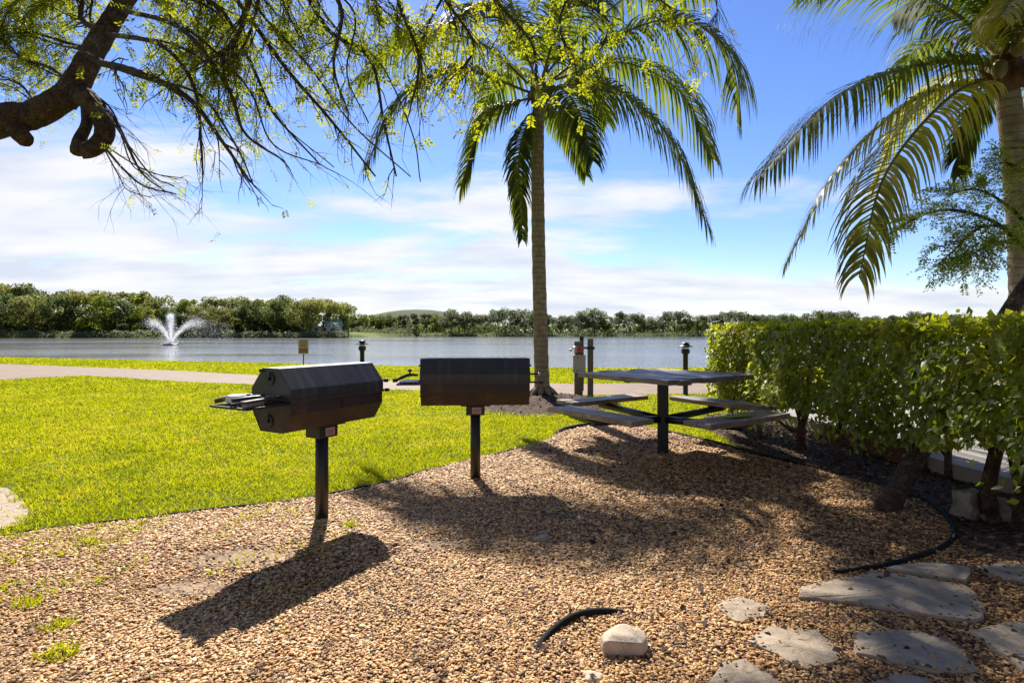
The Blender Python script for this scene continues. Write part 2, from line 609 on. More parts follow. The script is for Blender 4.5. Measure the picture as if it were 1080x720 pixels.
# ------------------------------------------------------------------ the ground plan
WATER_Z = -.8
SHORE = [(-400, 60), (-60, 36), (-24, 26.6), (-13.9, 23.2), (-4.7, 20), (1.9, 18.9), (6.3, 18.9), (20, 20.5), (60, 26), (400, 50)]
FAR = [(-900, 120), (-320, 165), (-171, 186), (-62, 192), (-48, 232), (0, 240), (100, 238), (260, 215), (500, 160), (900, 100)]
LAWN_EDGE = [G(*p) for p in [(-140, 596), (-60, 580), (0, 567), (60, 557), (120, 551), (200, 541), (280, 532), (340, 523), (400, 511), (450, 497), (500, 484),
                             (550, 472), (578, 464), (592, 455), (612, 450), (640, 447), (672, 448), (700, 455), (730, 462), (760, 469), (790, 478)]]
BED_EDGE = [G(*p) for p in [(790, 478), (840, 490), (890, 503), (935, 515), (972, 528), (1000, 548), (1012, 575)]]
GRAVEL = LAWN_EDGE + BED_EDGE[1:] + [G(1060, 592), G(1110, 596), Vector((4.6, 2.6, 0)), Vector((4.6, .2, 0)), Vector((-4.6, .2, 0))]
TERR = [(4.5, 2.2), (4.05, 3.0), (3.72, 3.8), (3.58, 4.6), (3.6, 5.5), (3.56, 7), (3.4, 8.6), (3.3, 10.2)]
MULCH = BED_EDGE + [G(1060, 592), G(1110, 596), Vector((4.55, 2.5, 0))] + [Vector((x + .03, y, 0)) for x, y in TERR[1:7]] + [Vector((2.75, 8.1, 0)), Vector((2.4, 7.2, 0))]
PATH_FAR = [(-45, 30), (-19, 21.2), (-10.5, 17.6), (-6.5, 15.4), (-3.2, 13.9), (1.3, 13.1), (4.4, 13.2), (12, 14.5), (40, 19)]
PATH_NEAR = [(40, 16.2), (12, 12), (3.7, 11.0), (1.06, 10.7), (-2.3, 11.7), (-5, 12.6), (-8.1, 13.7), (-11.6, 15.5), (-12.7, 14.1), (-15, 11), (-19, 8), (-23, 8), (-18, 15), (-30, 20.5), (-45, 27)]
PATH = PATH_FAR + PATH_NEAR
SAND = [G(*p) for p in [(-90, 508), (-20, 511), (8, 515), (24, 527), (31, 540), (24, 552), (0, 559), (-90, 572)]]
PALM = Vector((.50, 9.6, 0))


def lerp_tab(tab, x):
    return np.interp(x, [t[0] for t in tab], [t[1] for t in tab])


def build_ground():
    # one sheet from behind the camera to the horizon, with the lake basin in it
    xs = np.unique(np.concatenate([np.linspace(-40, 40, 81), np.linspace(-400, 400, 101), np.linspace(-2500, 2500, 41)]))
    ys = np.unique(np.concatenate([np.linspace(-10, 40, 101), np.linspace(40, 160, 13), np.linspace(160, 270, 56), np.linspace(280, 3000, 20), [-60, -30]]))
    X, Y = np.meshgrid(xs, ys)
    s0 = lerp_tab(SHORE, X); s1 = lerp_tab(FAR, X)
    d0 = np.clip((Y - s0) / 2.2, 0, 1)
    d1 = np.clip((Y - (s1 - 1.5)) / 3.0, 0, 1)
    sm = lambda t: t * t * (3 - 2 * t)
    Z = -2.6 * sm(d0) + (2.6 + .2) * sm(d1) + np.clip((Y - s1) / 60, 0, 1.0) * 1.2 * (Y > s1)
    v = np.stack([X, Y, Z], -1).reshape(-1, 3)
    nx, ny = len(xs), len(ys)
    i = np.arange((ny - 1) * (nx - 1)); r, c = i // (nx - 1), i % (nx - 1)
    a = r * nx + c
    f = np.stack([a, a + 1, a + nx + 1, a + nx], 1)
    o = link(bpy.data.objects.new('ground', np_mesh('ground', v, f, M['turf'], smooth=True)))
    o['kind'] = 'structure'
    # lake
    me = np_mesh('lake_water', [(-2400, 17, WATER_Z), (2400, 17, WATER_Z), (2400, 300, WATER_Z), (-2400, 300, WATER_Z)], [(0, 1, 2, 3)], M['water'])
    tag(link(bpy.data.objects.new('lake_water', me)), kind='structure')
    sheet('gravel_bed', GRAVEL, .004, M['gravel'])
    sheet('mulch_bed', MULCH, .010, M['mulch'])
    sheet('paved_path', PATH, .012, M['paver'])
    sheet('sand_patch', SAND, .004, M['white_sand'])
    # raised walk behind the hedge
    terr = TERR[:-1] + [(3.6, 9.0), (16, 9.0), (16, 1.0), (5, 1.0)]
    sheet('terrace_pavement', terr, .13, M['concrete'], skirt=.13)
    # mulch mound round the palm
    n, v, f = 40, [], []
    cx, cy = PALM.x + .02, PALM.y - .15
    rings = [0, .3, .6, .9, 1.15, 1.4, 1.6]
    for j, rr in enumerate(rings):
        for k in range(n):
            a = 2 * math.pi * k / n
            w = rr * .84 * (1 + .12 * math.sin(3 * a + 1) + .06 * math.sin(7 * a))
            z = .16 * max(0, 1 - (rr / 1.5) ** 1.6) + random.uniform(-.006, .006)
            v.append((cx + w * math.cos(a) * 1.0, cy + w * math.sin(a) * 1.0, z if rr < 1.6 else -.03))
    for j in range(len(rings) - 1):
        for k in range(n):
            k2 = (k + 1) % n
            f.append((j * n + k, j * n + k2, (j + 1) * n + k2, (j + 1) * n + k))
    o = link(bpy.data.objects.new('mulch_mound', np_mesh('mulch_mound', v, f, M['mulch'], smooth=True)))
    o['kind'] = 'structure'
    # grassy hill far behind the trees
    v, f, n = [], [], 32
    for j in range(9):
        t = j / 8
        for k in range(n):
            a = 2 * math.pi * k / n
            v.append((-115 + 150 * t * math.cos(a), 690 + 120 * t * math.sin(a), 29.5 * (math.cos(t * math.pi) * .5 + .5) ** .8 - 1))
    for j in range(8):
        for k in range(n):
            k2 = (k + 1) % n
            f.append((j * n + k, j * n + k2, (j + 1) * n + k2, (j + 1) * n + k))
    tag(link(bpy.data.objects.new('hill', np_mesh('hill', v, f, M['hill'], smooth=True))), kind='structure')


build_ground()


# ------------------------------------------------------------------ gravel stones (geometry-node scatter, one object)
STONES = []
BARE = [(G(255, 588), .36, .15), (G(205, 620), .28, .12), (G(460, 575), .20, .10), (G(600, 545), .22, .09), (G(575, 478), .5, .2)]


def bare(x, y):
    k = np.zeros(len(x))
    for c, rx, ry in BARE:
        q = ((x - c.x) / rx) ** 2 + ((y - c.y) / ry) ** 2
        k = np.maximum(k, np.exp(-q))
    return k


def build_gravel():
    pts, size, tone = [], [], []
    for y0, y1, dens, s in ((.9, 1.7, 2500, .0085), (1.7, 2.8, 20500, .0054), (2.8, 4.0, 13000, .0064), (4.0, 5.6, 7200, .0082), (5.6, 7.8, 3600, .011)):
        n = int(9.2 * (y1 - y0) * dens)
        x = RNG.uniform(-4.6, 4.6, n); y = RNG.uniform(y0, y1, n)
        k = inside(x, y, [(p.x, p.y) for p in GRAVEL]) & (np.abs(x) < .98 * y + .5)
        k &= RNG.random(n) > np.minimum(bare(x, y) * 1.35, .94)
        x, y = x[k], y[k]
        z = RNG.uniform(.002, .012, len(x))
        keep = np.ones(len(x), bool)
        for q in STONES:
            cx_, cy_ = np.mean([a[0] for a in q]), np.mean([a[1] for a in q])
            m = inside(x, y, q)
            core = inside(cx_ + (x - cx_) * 1.16, cy_ + (y - cy_) * 1.16, q)
            keep &= ~(m & (RNG.random(len(x)) > np.where(core, .010, .10)))
            z[m] = .024
        x, y, z = x[keep], y[keep], z[keep]
        pts.append(np.stack([x, y, z], 1))
        size.append(s * np.exp(RNG.normal(0, .28, len(x))))
        t = RNG.beta(1.7, 1.6, len(x))
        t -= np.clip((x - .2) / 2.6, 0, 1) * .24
        t -= (vnoise(x, y, 1.4, 3) - .5) * .22
        tone.append(np.clip(t, 0, 1))
    pts, size, tone = np.concatenate(pts), np.concatenate(size), np.concatenate(tone)
    me = bpy.data.meshes.new('gravel')
    me.vertices.add(len(pts))
    me.vertices.foreach_set('co', pts.astype(np.float32).ravel())
    for nm, a in (('size', size), ('tone', tone)):
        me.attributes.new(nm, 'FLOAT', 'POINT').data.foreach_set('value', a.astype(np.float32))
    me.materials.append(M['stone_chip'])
    o = link(bpy.data.objects.new('gravel', me))
    tag(o, 'loose tan and brown gravel covering the ground round grills and table', 'gravel', kind='stuff')
    ng = bpy.data.node_groups.new('gravel_scatter', 'GeometryNodeTree')
    ng.interface.new_socket('Geometry', in_out='INPUT', socket_type='NodeSocketGeometry')
    ng.interface.new_socket('Geometry', in_out='OUTPUT', socket_type='NodeSocketGeometry')
    nn, L = ng.nodes.new, ng.links.new
    gi, go = nn('NodeGroupInput'), nn('NodeGroupOutput')
    ico = nn('GeometryNodeMeshIcoSphere'); ico.inputs['Subdivisions'].default_value = 2
    nz = nn('ShaderNodeTexNoise'); nz.inputs['Scale'].default_value = 1.3
    sub = nn('ShaderNodeVectorMath'); sub.operation = 'SUBTRACT'; sub.inputs[1].default_value = (.5, .5, .5)
    L(nz.outputs['Color'], sub.inputs[0])
    sp = nn('GeometryNodeSetPosition'); L(ico.outputs['Mesh'], sp.inputs['Geometry']); L(sub.outputs[0], sp.inputs['Offset'])
    smn = nn('GeometryNodeSetShadeSmooth'); L(sp.outputs[0], smn.inputs['Geometry'])
    mt = nn('GeometryNodeSetMaterial'); mt.inputs['Material'].default_value = M['stone_chip']; L(smn.outputs[0], mt.inputs['Geometry'])
    iop = nn('GeometryNodeInstanceOnPoints')
    L(gi.outputs[0], iop.inputs['Points']); L(mt.outputs[0], iop.inputs['Instance'])
    rv = nn('FunctionNodeRandomValue'); rv.data_type = 'FLOAT_VECTOR'
    rv.inputs[0].default_value = (-.35, -.35, 0); rv.inputs[1].default_value = (.35, .35, 6.283)
    L(rv.outputs[0], iop.inputs['Rotation'])
    rs = nn('FunctionNodeRandomValue'); rs.data_type = 'FLOAT_VECTOR'
    rs.inputs[0].default_value = (.85, .65, .34); rs.inputs[1].default_value = (1.45, 1.05, .62)
    rs.inputs['Seed'].default_value = 5
    na = nn('GeometryNodeInputNamedAttribute'); na.data_type = 'FLOAT'; na.inputs['Name'].default_value = 'size'
    sc = nn('ShaderNodeVectorMath'); sc.operation = 'SCALE'
    L(rs.outputs[0], sc.inputs[0]); L(na.outputs[0], sc.inputs['Scale'])
    L(sc.outputs[0], iop.inputs['Scale'])
    L(iop.outputs[0], go.inputs[0])
    o.modifiers.new('scatter', 'NODES').node_group = ng
    # chips and dead leaves on the mulch and mound
    x = RNG.uniform(1.4, 4.4, 14000); y = RNG.uniform(2.3, 8.2, 14000)
    k = inside(x, y, [(p.x, p.y) for p in MULCH]); x, y = x[k], y[k]
    z = np.full(len(x), .016)
    a = RNG.uniform(0, 6.28, 2600); r = 1.25 * np.sqrt(RNG.random(2600))
    mx, my = PALM.x + .02 + r * np.cos(a), PALM.y - .15 + r * np.sin(a)
    mz = .16 * np.maximum(0, 1 - (r / 1.27) ** 1.6) + .012
    x, y, z = np.concatenate([x, mx]), np.concatenate([y, my]), np.concatenate([z, mz])
    # leaf litter lying thinly on the gravel towards the hedge
    lx = RNG.uniform(-.8, 3.6, 2600); ly = RNG.uniform(1.7, 6.5, 2600)
    k = inside(lx, ly, [(p.x, p.y) for p in GRAVEL]) & (RNG.random(2600) < np.clip((lx + .4) / 2.6, .08, 1))
    x, y, z = np.concatenate([x, lx[k]]), np.concatenate([y, ly[k]]), np.concatenate([z, np.full(k.sum(), .024)])
    n = len(x)
    d = RNG.normal(size=(n, 3)); d[:, 2] *= .25
    nr = RNG.normal(size=(n, 3)) * .35 + (0, 0, 1)
    me = cards('leaf_litter', np.stack([x, y, z], 1), d, nr, RNG.uniform(.02, .055, n), LEAF_T, LEAF_F, M['chip'], RNG.random(n))
    tag(link(bpy.data.objects.new('leaf_litter', me)), 'brown bark chips and dead leaves littered under the hedge', 'leaf litter', kind='stuff')



# ------------------------------------------------------------------ grass
BLADE_T = np.array([(-.5, 0, 0), (.5, 0, 0), (-.4, .55, .04), (.4, .55, .04), (0, 1, .26)], float)
BLADE_F = np.array([(0, 1, 3), (0, 3, 2), (2, 3, 4)])


def blade_mesh(name, x, y, z, ln, wd, rnd, lean=.8):
    n = len(x)
    d = RNG.normal(size=(n, 3)) * lean; d[:, 2] = 1
    nr = RNG.normal(size=(n, 3)); nr[:, 2] *= .3
    d = norm(d)
    side = norm(np.cross(d, nr)); up = np.cross(side, d)
    pos = np.stack([x, y, z], 1)
    T = BLADE_T
    V = pos[:, None] + T[None, :, 0:1] * wd[:, None, None] * side[:, None] + ln[:, None, None] * (T[None, :, 1:2] * d[:, None] + T[None, :, 2:3] * up[:, None])
    Fa = (BLADE_F[None] + (np.arange(n) * 5)[:, None, None]).reshape(-1, 3)
    return np_mesh(name, V.reshape(-1, 3), Fa, M['grass'], np.repeat(rnd, 5))


def build_grass():
    X, Y, Ln, Wd = [], [], [], []
    gp = [(p.x, p.y) for p in GRAVEL]; mp = [(p.x, p.y) for p in MULCH]; sp = [(p.x, p.y) for p in SAND]
    for y0, y1, dens, ln, wd in ((2.6, 5.5, 5200, .038, .0055), (5.5, 8, 3400, .042, .0075), (8, 11.5, 1700, .045, .010), (11.5, 17, 800, .05, .016), (17, 28, 330, .06, .026)):
        half0 = y1 * .95 + .6
        n = int(2 * half0 * (y1 - y0) * dens)
        x = RNG.uniform(-half0, min(half0, 9 + (y1 > 11) * 20), n); y = RNG.uniform(y0, y1, n)
        k = (np.abs(x) < y * .95 + .6) & (y < lerp_tab(SHORE, x) + .35)
        x, y = x[k], y[k]
        wob = (vnoise(x, y, 9, 5) - .5) * .10
        k = ~inside(x, y + wob - .02, gp) & ~inside(x, y, mp) & ~inside(x, y + wob * .6, PATH) & (~inside(x + wob * 1.6, y + wob * 1.6, sp) | (RNG.random(len(x)) < .05))
        k &= ~((x > 3.3) & (y < 10.8) & (y > 1))
        r = np.hypot(x - PALM.x, y - PALM.y + .15)
        k &= r > 1.0 + (vnoise(x, y, 4, 9) - .5) * .5
        x, y = x[k], y[k]
        X.append(x); Y.append(y)
        h = .65 + .7 * vnoise(x, y, 2.2, 8)
        Ln.append(ln * h * RNG.uniform(.6, 1.25, len(x))); Wd.append(wd * RNG.uniform(.7, 1.3, len(x)))
    x, y, ln, wd = map(np.concatenate, (X, Y, Ln, Wd))
    rnd = np.clip(.50 + (vnoise(x, y, .8, 2) - .5) * .45 + (vnoise(x, y, 6, 4) - .5) * .45 + np.where(vnoise(x, y, 3.1, 14) > .80, .35, 0) + RNG.normal(0, .20, len(x)) - .5 * (RNG.random(len(x)) < .05), 0, 1)
    s = lerp_tab(SHORE, x)
    z = np.where(y > s, -.25 * np.clip(y - s, 0, 1), 0)
    me = blade_mesh('grass', x, y, z, ln, wd, rnd)
    tag(link(bpy.data.objects.new('grass', me)), 'bright yellow-green mown lawn between gravel and lake', 'grass', kind='stuff')
    # sparse weeds in the left of the gravel
    n = 9000
    x = RNG.uniform(-3.4, -.9, n); y = RNG.uniform(2.1, 3.9, n)
    k = (vnoise(x, y, 3.5, 21) > np.where(x < -1.9, .50, .64)) & inside(x, y, gp) & (RNG.random(n) < np.clip((-.6 - x) / 2.2, .05, 1))
    x, y = x[k], y[k]
    me = blade_mesh('weeds', x, y, np.full(len(x), .006), RNG.uniform(.015, .04, len(x)), RNG.uniform(.005, .009, len(x)), np.clip(RNG.normal(.4, .15, len(x)), 0, 1), 1.0)
    tag(link(bpy.data.objects.new('weeds', me)), 'thin weeds sprouting through the gravel at the lower left', 'weeds', kind='stuff')
    for (px, py, r, lab) in ((64, 692, .07, 'largest green weed tuft in gravel at the bottom left corner'),
                             (60, 664, .05, 'small green weed tuft in gravel just above the largest tuft'),
                             (30, 640, .05, 'small pale weed tuft in gravel nearest the left border'),
                             (370, 556, .04, 'tiny weed tuft beside the base of the angled grill post'),
                             (95, 575, .04, 'tiny weed tuft in gravel below the black lawn edging')):
        c = G(px, py)
        n = int(1500 * r)
        a = RNG.uniform(0, 6.28, n); q = r * np.sqrt(RNG.random(n))
        me = blade_mesh('weed_tuft', q * np.cos(a), q * np.sin(a) * .8, np.full(n, .004), RNG.uniform(.03, .065, n), RNG.uniform(.004, .007, n), np.clip(RNG.normal(.45, .15, n), 0, 1), .9)
        o = link(bpy.data.objects.new('weed_tuft', me)); o.location = c
        tag(o, lab, 'weed', 'weed tufts in the gravel')


build_grass()


# ------------------------------------------------------------------ stones, edging
def slab(name, poly, z0, th, mat, label, cat, group=None, dome=.0, tilt=0.0):
    c = sum((Vector((p[0], p[1], 0)) for p in poly), Vector()) / len(poly)
    # roughen the outline
    pts = []
    n = len(poly)
    for i in range(n):
        a, b = Vector(poly[i][:2]), Vector(poly[(i + 1) % n][:2])
        m = max(2, int((b - a).length / .035))
        for k in range(m):
            q = a.lerp(b, k / m)
            nr = Vector((-(b - a).y, (b - a).x)).normalized()
            pts.append(q + nr * random.uniform(-.006, .006) - Vector(c[:2]))
    bm = bmesh.new()
    rings = []
    for s, z in ((1.0, -.03), (1.0, th * .55), (.985, th), (.7, th + dome * .6), (.35, th + dome)):
        rings.append([bm.verts.new((p.x * s, p.y * s, z + p.x * tilt + random.uniform(-.0025, .0025) * (s < .99))) for p in pts])
    for a, b in zip(rings, rings[1:]):
        for i in range(len(pts)):
            j = (i + 1) % len(pts)
            bm.faces.new((a[i], a[j], b[j], b[i]))
    bm.faces.new(rings[-1])
    bmesh.ops.recalc_face_normals(bm, faces=bm.faces)
    me = bpy.data.meshes.new(name); bm.to_mesh(me); bm.free()
    me.materials.append(mat)
    o = link(bpy.data.objects.new(name, me)); o.location = (c.x, c.y, z0)
    return tag(o, label, cat, group)


def build_stones():
    STONES.clear()
    A = lambda pts: [G(830 + x / 4.32, 580 + y / 4.32) for x, y in pts]
    B = lambda pts: [G(540 + x / 2, 560 + y / 2) for x, y in pts]
    g = 'flagstones set in the gravel'
    S = [
        (A([(48, 236), (65, 190), (230, 150), (400, 117), (560, 135), (640, 150), (800, 178), (852, 205), (900, 290), (900, 325), (860, 345), (700, 325), (450, 285), (250, 252)]), M['stone'], .022, 'largest grey flagstone, long and pointed, lying in shade on gravel'),
        (A([(450, 104), (600, 80), (720, 85), (840, 104), (818, 166), (650, 140), (560, 122)]), M['stone'], .030, 'narrow grey flagstone behind the largest pointed flagstone'),
        (A([(868, 88), (970, 72), (1100, 72), (1180, 110), (1130, 165), (1000, 150), (905, 122)]), M['stone'], .016, 'dark shaded flagstone at the right edge beside hedge stones'),
        (A([(290, 392), (400, 384), (560, 386), (720, 420), (830, 492), (877, 570), (700, 580), (560, 545), (320, 490)]), M['stone'], .020, 'grey oval flagstone below the largest pointed flagstone'),
        (A([(832, 388), (960, 360), (1100, 340), (1240, 420), (1220, 600), (1080, 572), (1000, 508), (900, 442)]), M['stone_tan'], .020, 'tan orange flagstone in the lower right corner'),
        (B([(493, 236), (550, 205), (600, 215), (645, 213), (692, 262), (690, 280), (660, 288), (622, 301), (560, 268)]), M['stone_tan'], .012, 'pale flagstone with gravel scattered on it, left of the grey oval one'),
        (B([(430, 162), (480, 142), (545, 165), (530, 185), (470, 197)]), M['stone_tan'], .012, 'smallest pale flagstone, right of and behind the loose white rock'),
        (B([(412, 330), (440, 285), (490, 275), (560, 320), (570, 350), (440, 360)]), M['stone_tan'], .014, 'pale flagstone cut by the bottom edge, right of the white rock'),
        (B([(755, 325), (820, 307), (885, 320), (900, 350), (770, 360)]), M['stone_tan'], .012, 'pale flagstone tip at the bottom edge below the grey oval one'),
    ]
    for poly, m, th, lab in S:
        slab('flagstone', poly, .004, th * .9, m, lab, 'flagstone', g, .004)
        STONES.append([(p[0], p[1]) for p in poly])
    # loose rock
    bm = bmesh.new()
    top = [(-.082, -.055), (-.088, -.015), (-.06, .03), (-.005, .085), (.03, .088), (.05, .055), (.092, .02), (.085, -.03), (.06, -.062)]
    r0 = [bm.verts.new((x * 1.0, y * 1.0, -.01)) for x, y in top]
    r1 = [bm.verts.new((x * 1.04, y * 1.04, .03)) for x, y in top]
    r2 = [bm.verts.new((x * .97, y * .97, .056 + random.uniform(-.005, .005))) for x, y in top]
    r3 = [bm.verts.new((x * .5, y * .5, .066 + random.uniform(-.004, .004))) for x, y in top]
    for a, b in ((r0, r1), (r1, r2), (r2, r3)):
        for i in range(len(top)):
            j = (i + 1) % len(top); bm.faces.new((a[i], a[j], b[j], b[i]))
    bm.faces.new(r3)
    bmesh.ops.recalc_face_normals(bm, faces=bm.faces)
    me = bpy.data.meshes.new('rock'); bm.to_mesh(me); bm.free(); me.materials.append(M['rock'])
    o = link(bpy.data.objects.new('rock', me)); o.location = G(657, 684)
    b = o.modifiers.new('bevel', 'BEVEL'); b.width = .006; b.segments = 2; b.limit_method = 'ANGLE'; b.angle_limit = R(25)
    tag(o, 'angular cream rock lying loose on the sunlit gravel', 'rock')
    # half-buried black pipe
    pp = [(560, 692), (565, 686), (578, 672), (595, 660), (612, 652.5), (633, 648), (656, 646.5), (668, 647)]
    zz = [-.02, -.002, .012, .020, .022, .016, .002, -.02]
    mb = MB().tube(spline([G(x, y) + Vector((0, 0, z)) for (x, y), z in zip(pp, zz)], 28), .0145, 10)
    tag(mb.build('edging_pipe', M['hose']), 'short black edging pipe arching out of the gravel beside the cream rock', 'pipe')
    # lawn edging, table edging, bed edging
    def edging(pts, r, lab, h=.5):
        s = spline([Vector(p) + Vector((0, 0, r * h)) for p in pts], len(pts) * 5)
        s = [p + Vector((0, 0, random.uniform(-.004, .004))) for p in s]
        tag(MB().tube(s, r, 8).build('lawn_edging', M['hose']), lab, 'edging', 'black plastic edging strips')
    edging(LAWN_EDGE[0:10], .014, 'long black edging strip between sunlit lawn and gravel at left', .3)
    edging(LAWN_EDGE[9:12], .012, 'black edging strip behind the post of the frontal grill', .1)
    edging([G(584, 459) - Vector((0, 0, .03))] + LAWN_EDGE[13:17], .034, 'thick black edging curve behind the picnic table on the palm side', .25)
    edging(LAWN_EDGE[17:] + [BED_EDGE[1]], .020, 'thin black edging curve right of the picnic table post')
    edging([G(950, 523), G(972, 528), G(988, 538), G(1001, 550), G(1007, 562), G(1002, 573), G(990, 581), G(965, 590), G(925, 600), G(880, 606)], .017, 'curled black edging hose in front of the leaning trunk', .55)
    # pale blocks near the hedge foot
    for (px, py, w, d, h, rz, lab) in ((1022, 546, .17, .15, .17, .3, 'pale stone block under the hedge, left one of a pair'),
                                       (1046, 549, .16, .14, .15, -.2, 'pale stone block under the hedge, right one of a pair')):
        p = G(px, py)
        bm = bmesh.new(); bmesh.ops.create_cube(bm, size=1)
        bmesh.ops.subdivide_edges(bm, edges=bm.edges, cuts=3, use_grid_fill=True)
        for v in bm.verts:
            v.co = Vector((v.co.x * w, v.co.y * d, (v.co.z + .46) * h)) + Vector([random.uniform(-.014, .014) for _ in range(3)])
            if v.co.z > .05: v.co.x *= .82; v.co.y *= .82
        me = bpy.data.meshes.new('stone_block'); bm.to_mesh(me); bm.free(); me.materials.append(M['dim_block'])
        o = link(bpy.data.objects.new('stone_block', me)); o.location = (p.x, p.y, .01); o.rotation_euler.z = rz
        tag(o, lab, 'stone block', 'stone blocks under the hedge')
    # a few larger loose stones in the gravel
    for px, py, s, lab in ((326, 549, .026, 'small pale stone leaning at the foot of the angled grill post'), (572, 570, .04, 'flat grey stone in the shade right of the frontal grill shadow'),
                           (625, 716, .028, 'white pebble at the bottom edge below the cream rock')):
        bm = bmesh.new(); bmesh.ops.create_icosphere(bm, subdivisions=3, radius=1)
        for v in bm.verts:
            v.co = Vector((v.co.x * s * 1.3, v.co.y * s, v.co.z * s * .5)) * (1 + .16 * math.sin(v.co.x * 4 + px) + .12 * math.sin(v.co.y * 5 + py))
        for f in bm.faces: f.smooth = True
        me = bpy.data.meshes.new('loose_stone'); bm.to_mesh(me); bm.free(); me.materials.append(M['stone'] if 'dark' in lab or 'grey' in lab else M['rock'])
        o = link(bpy.data.objects.new('loose_stone', me)); o.location = G(px, py) + Vector((0, 0, s * .3))
        tag(o, lab, 'stone', 'loose stones in the gravel')


build_stones()
build_gravel()


# ------------------------------------------------------------------ grills
def build_grill(x, y, rz, L, label, shelf_x, first):
    root = empty('charcoal_grill', (x, y, 0), rz)
    tag(root, label, 'grill', 'charcoal grills on posts')
    h = L / 2
    hd = .168
    # post
    MB().tube([(0, 0, -.05), (0, 0, .555)], .041, 24).build('post', M['black_steel'], root)
    co = MB(); co.box((0, 0, .565), (.15, .13, .075)); co.box((0, 0, .6065), (.24, .18, .008))
    c = co.build('collar', M['black_steel'], root, .004)
    # warning sticker on the collar, on the camera side
    pl = MB().box((.01, -.0662, .565), (.075, .0024, .05)).build('sticker', M['silver_sticker'], c)
    st = MB()
    for k in range(3): st.box((.01, -.0682, .575 - k * .011), (.058, .0012, .006))
    st.build('sticker_print', M['red_sticker'], pl)
    # firebox: open-topped trough with chamfered belly, 3 mm plate
    fb = MB()
    out = [(-hd, .792), (-hd, .722), (-.098, .612), (.098, .612), (hd, .722), (hd, .792)]
    inn = [(hd - .004, .792), (hd - .004, .724), (.096, .616), (-.096, .616), (-hd + .004, .724), (-hd + .004, .792)]
    fb.prism(out + inn, -h, h)
    for s in (-1, 1):
        fb.prism([(-hd + .0042, .7915), (-hd + .0042, .7238), (-.0958, .6162), (.0958, .6162), (hd - .0042, .7238), (hd - .0042, .7915)],
                 s * (h - .006), s * (h - .002))
    body = fb.build('firebox', M['grill_rust'], root, .0015)
    # seam rib down the middle of the belly and rim
    rb = MB(); rb.box((.02, -hd - .003, .757), (.012, .006, .066)); rb.build('seam', M['grill_rust'], body)
    # hood
    hp = [(-hd - .006, .797), (-hd - .006, .868), (-.072, .988), (.072, .988), (hd + .006, .868), (hd + .006, .797)]
    hd_ = MB().prism(hp, -h - .004, h + .004).build('hood', M['grill'], root, .003)
    # lip around the hood edge
    lp = MB(); lp.box((0, -hd - .0095, .801), (L + .004, .006, .016)); lp.box((0, hd + .0095, .801), (L + .004, .006, .016))
    lp.build('rim', M['grill'], hd_)
    # air dampers
    for s in (-1, 1):
        for par, zc in ((hd_, .925), (body, .675)):
            dm = MB()
            m = Matrix.Rotation(s * R(90), 3, 'Y')
            n = 20; yc = 0.0 if zc > .8 else .02
            xx = s * (h + (.0065 if zc > .8 else .0005))
            for r, t0, t1 in ((.037, 0, .004),):
                dm.tube([(xx, yc, zc), (xx + s * t1, yc, zc)], r, n)
            dm.build('damper', M['black_steel'], par)
            kb = MB().tube([(xx + s * .004, yc, zc), (xx + s * .02, yc, zc)], .008, 10)
            kb.box((xx + s * .008, yc, zc + .022), (.004, .014, .05))
            kb.build('damper_knob', M['black_steel'], par)
    # lift rods with grips at the far end
    for zz, yy, ln in ((.868, -.13, .07), (.80, -.12, .09)):
        rd = MB().tube([(h - .02, yy, zz), (h + ln, yy, zz - .006)], .007, 8)
        o = rd.build('lift_handle', M['black_steel'], root)
        MB().tube([(h + ln - .004, yy, zz - .006), (h + ln + .022, yy, zz - .008)], .013, 10).build('grip', M['steel'] if zz > .85 and not first else M['black_steel'], o)
    # hinge pin at rear top
    MB().tube([(-h - .022, .075, .972), (h + .022, .075, .972)], .009, 8).build('hinge_pin', M['black_steel'], root)
    # side shelf of bars
    sh = MB()
    x0, x1 = -h - .003, -h - shelf_x
    zz = .786
    for yy in (-.155, .155):
        sh.box(((x0 + x1) / 2, yy, zz), (abs(x1 - x0), .012, .012))
    sh.box((x1, 0, zz), (.012, .322, .012))
    k = int(shelf_x / .03)
    for i in range(k):
        sh.tube([(x0 - .02 - i * .03, -.155, zz + .003), (x0 - .02 - i * .03, .155, zz + .003)], .0045, 6)
    sh.box(((x0 + x1) / 2, 0, zz - .0035), (abs(x1 - x0) - .006, .296, .003))
    sh.build('shelf', M['black_steel'], root)
    return root


def at(root, p):
    rz = root.rotation_euler.z
    return Matrix.Rotation(rz, 3, 'Z') @ Vector(p) + root.location


g1 = build_grill(-1.225, 3.665, R(60), .755, 'nearest black charcoal grill, standing at an angle with tools on its shelf', .27, True)
g2 = build_grill(-.30, 4.66, R(3.5), .865, 'black charcoal grill facing the camera, farther of the two', .18, False)


def tool(root, name, parts, label, cat, p, rz, tilt=0.0):
    """a tool lying on the shelf: its own empty with parts [(part name, builder, material)]"""
    e = empty(name, at(root, p), root.rotation_euler.z + rz)
    e.rotation_euler.y = tilt
    tag(e, label, cat, 'grill tools')
    for nm, mb, mt in parts:
        mb.build(nm, mt, e, .0015)
    return e


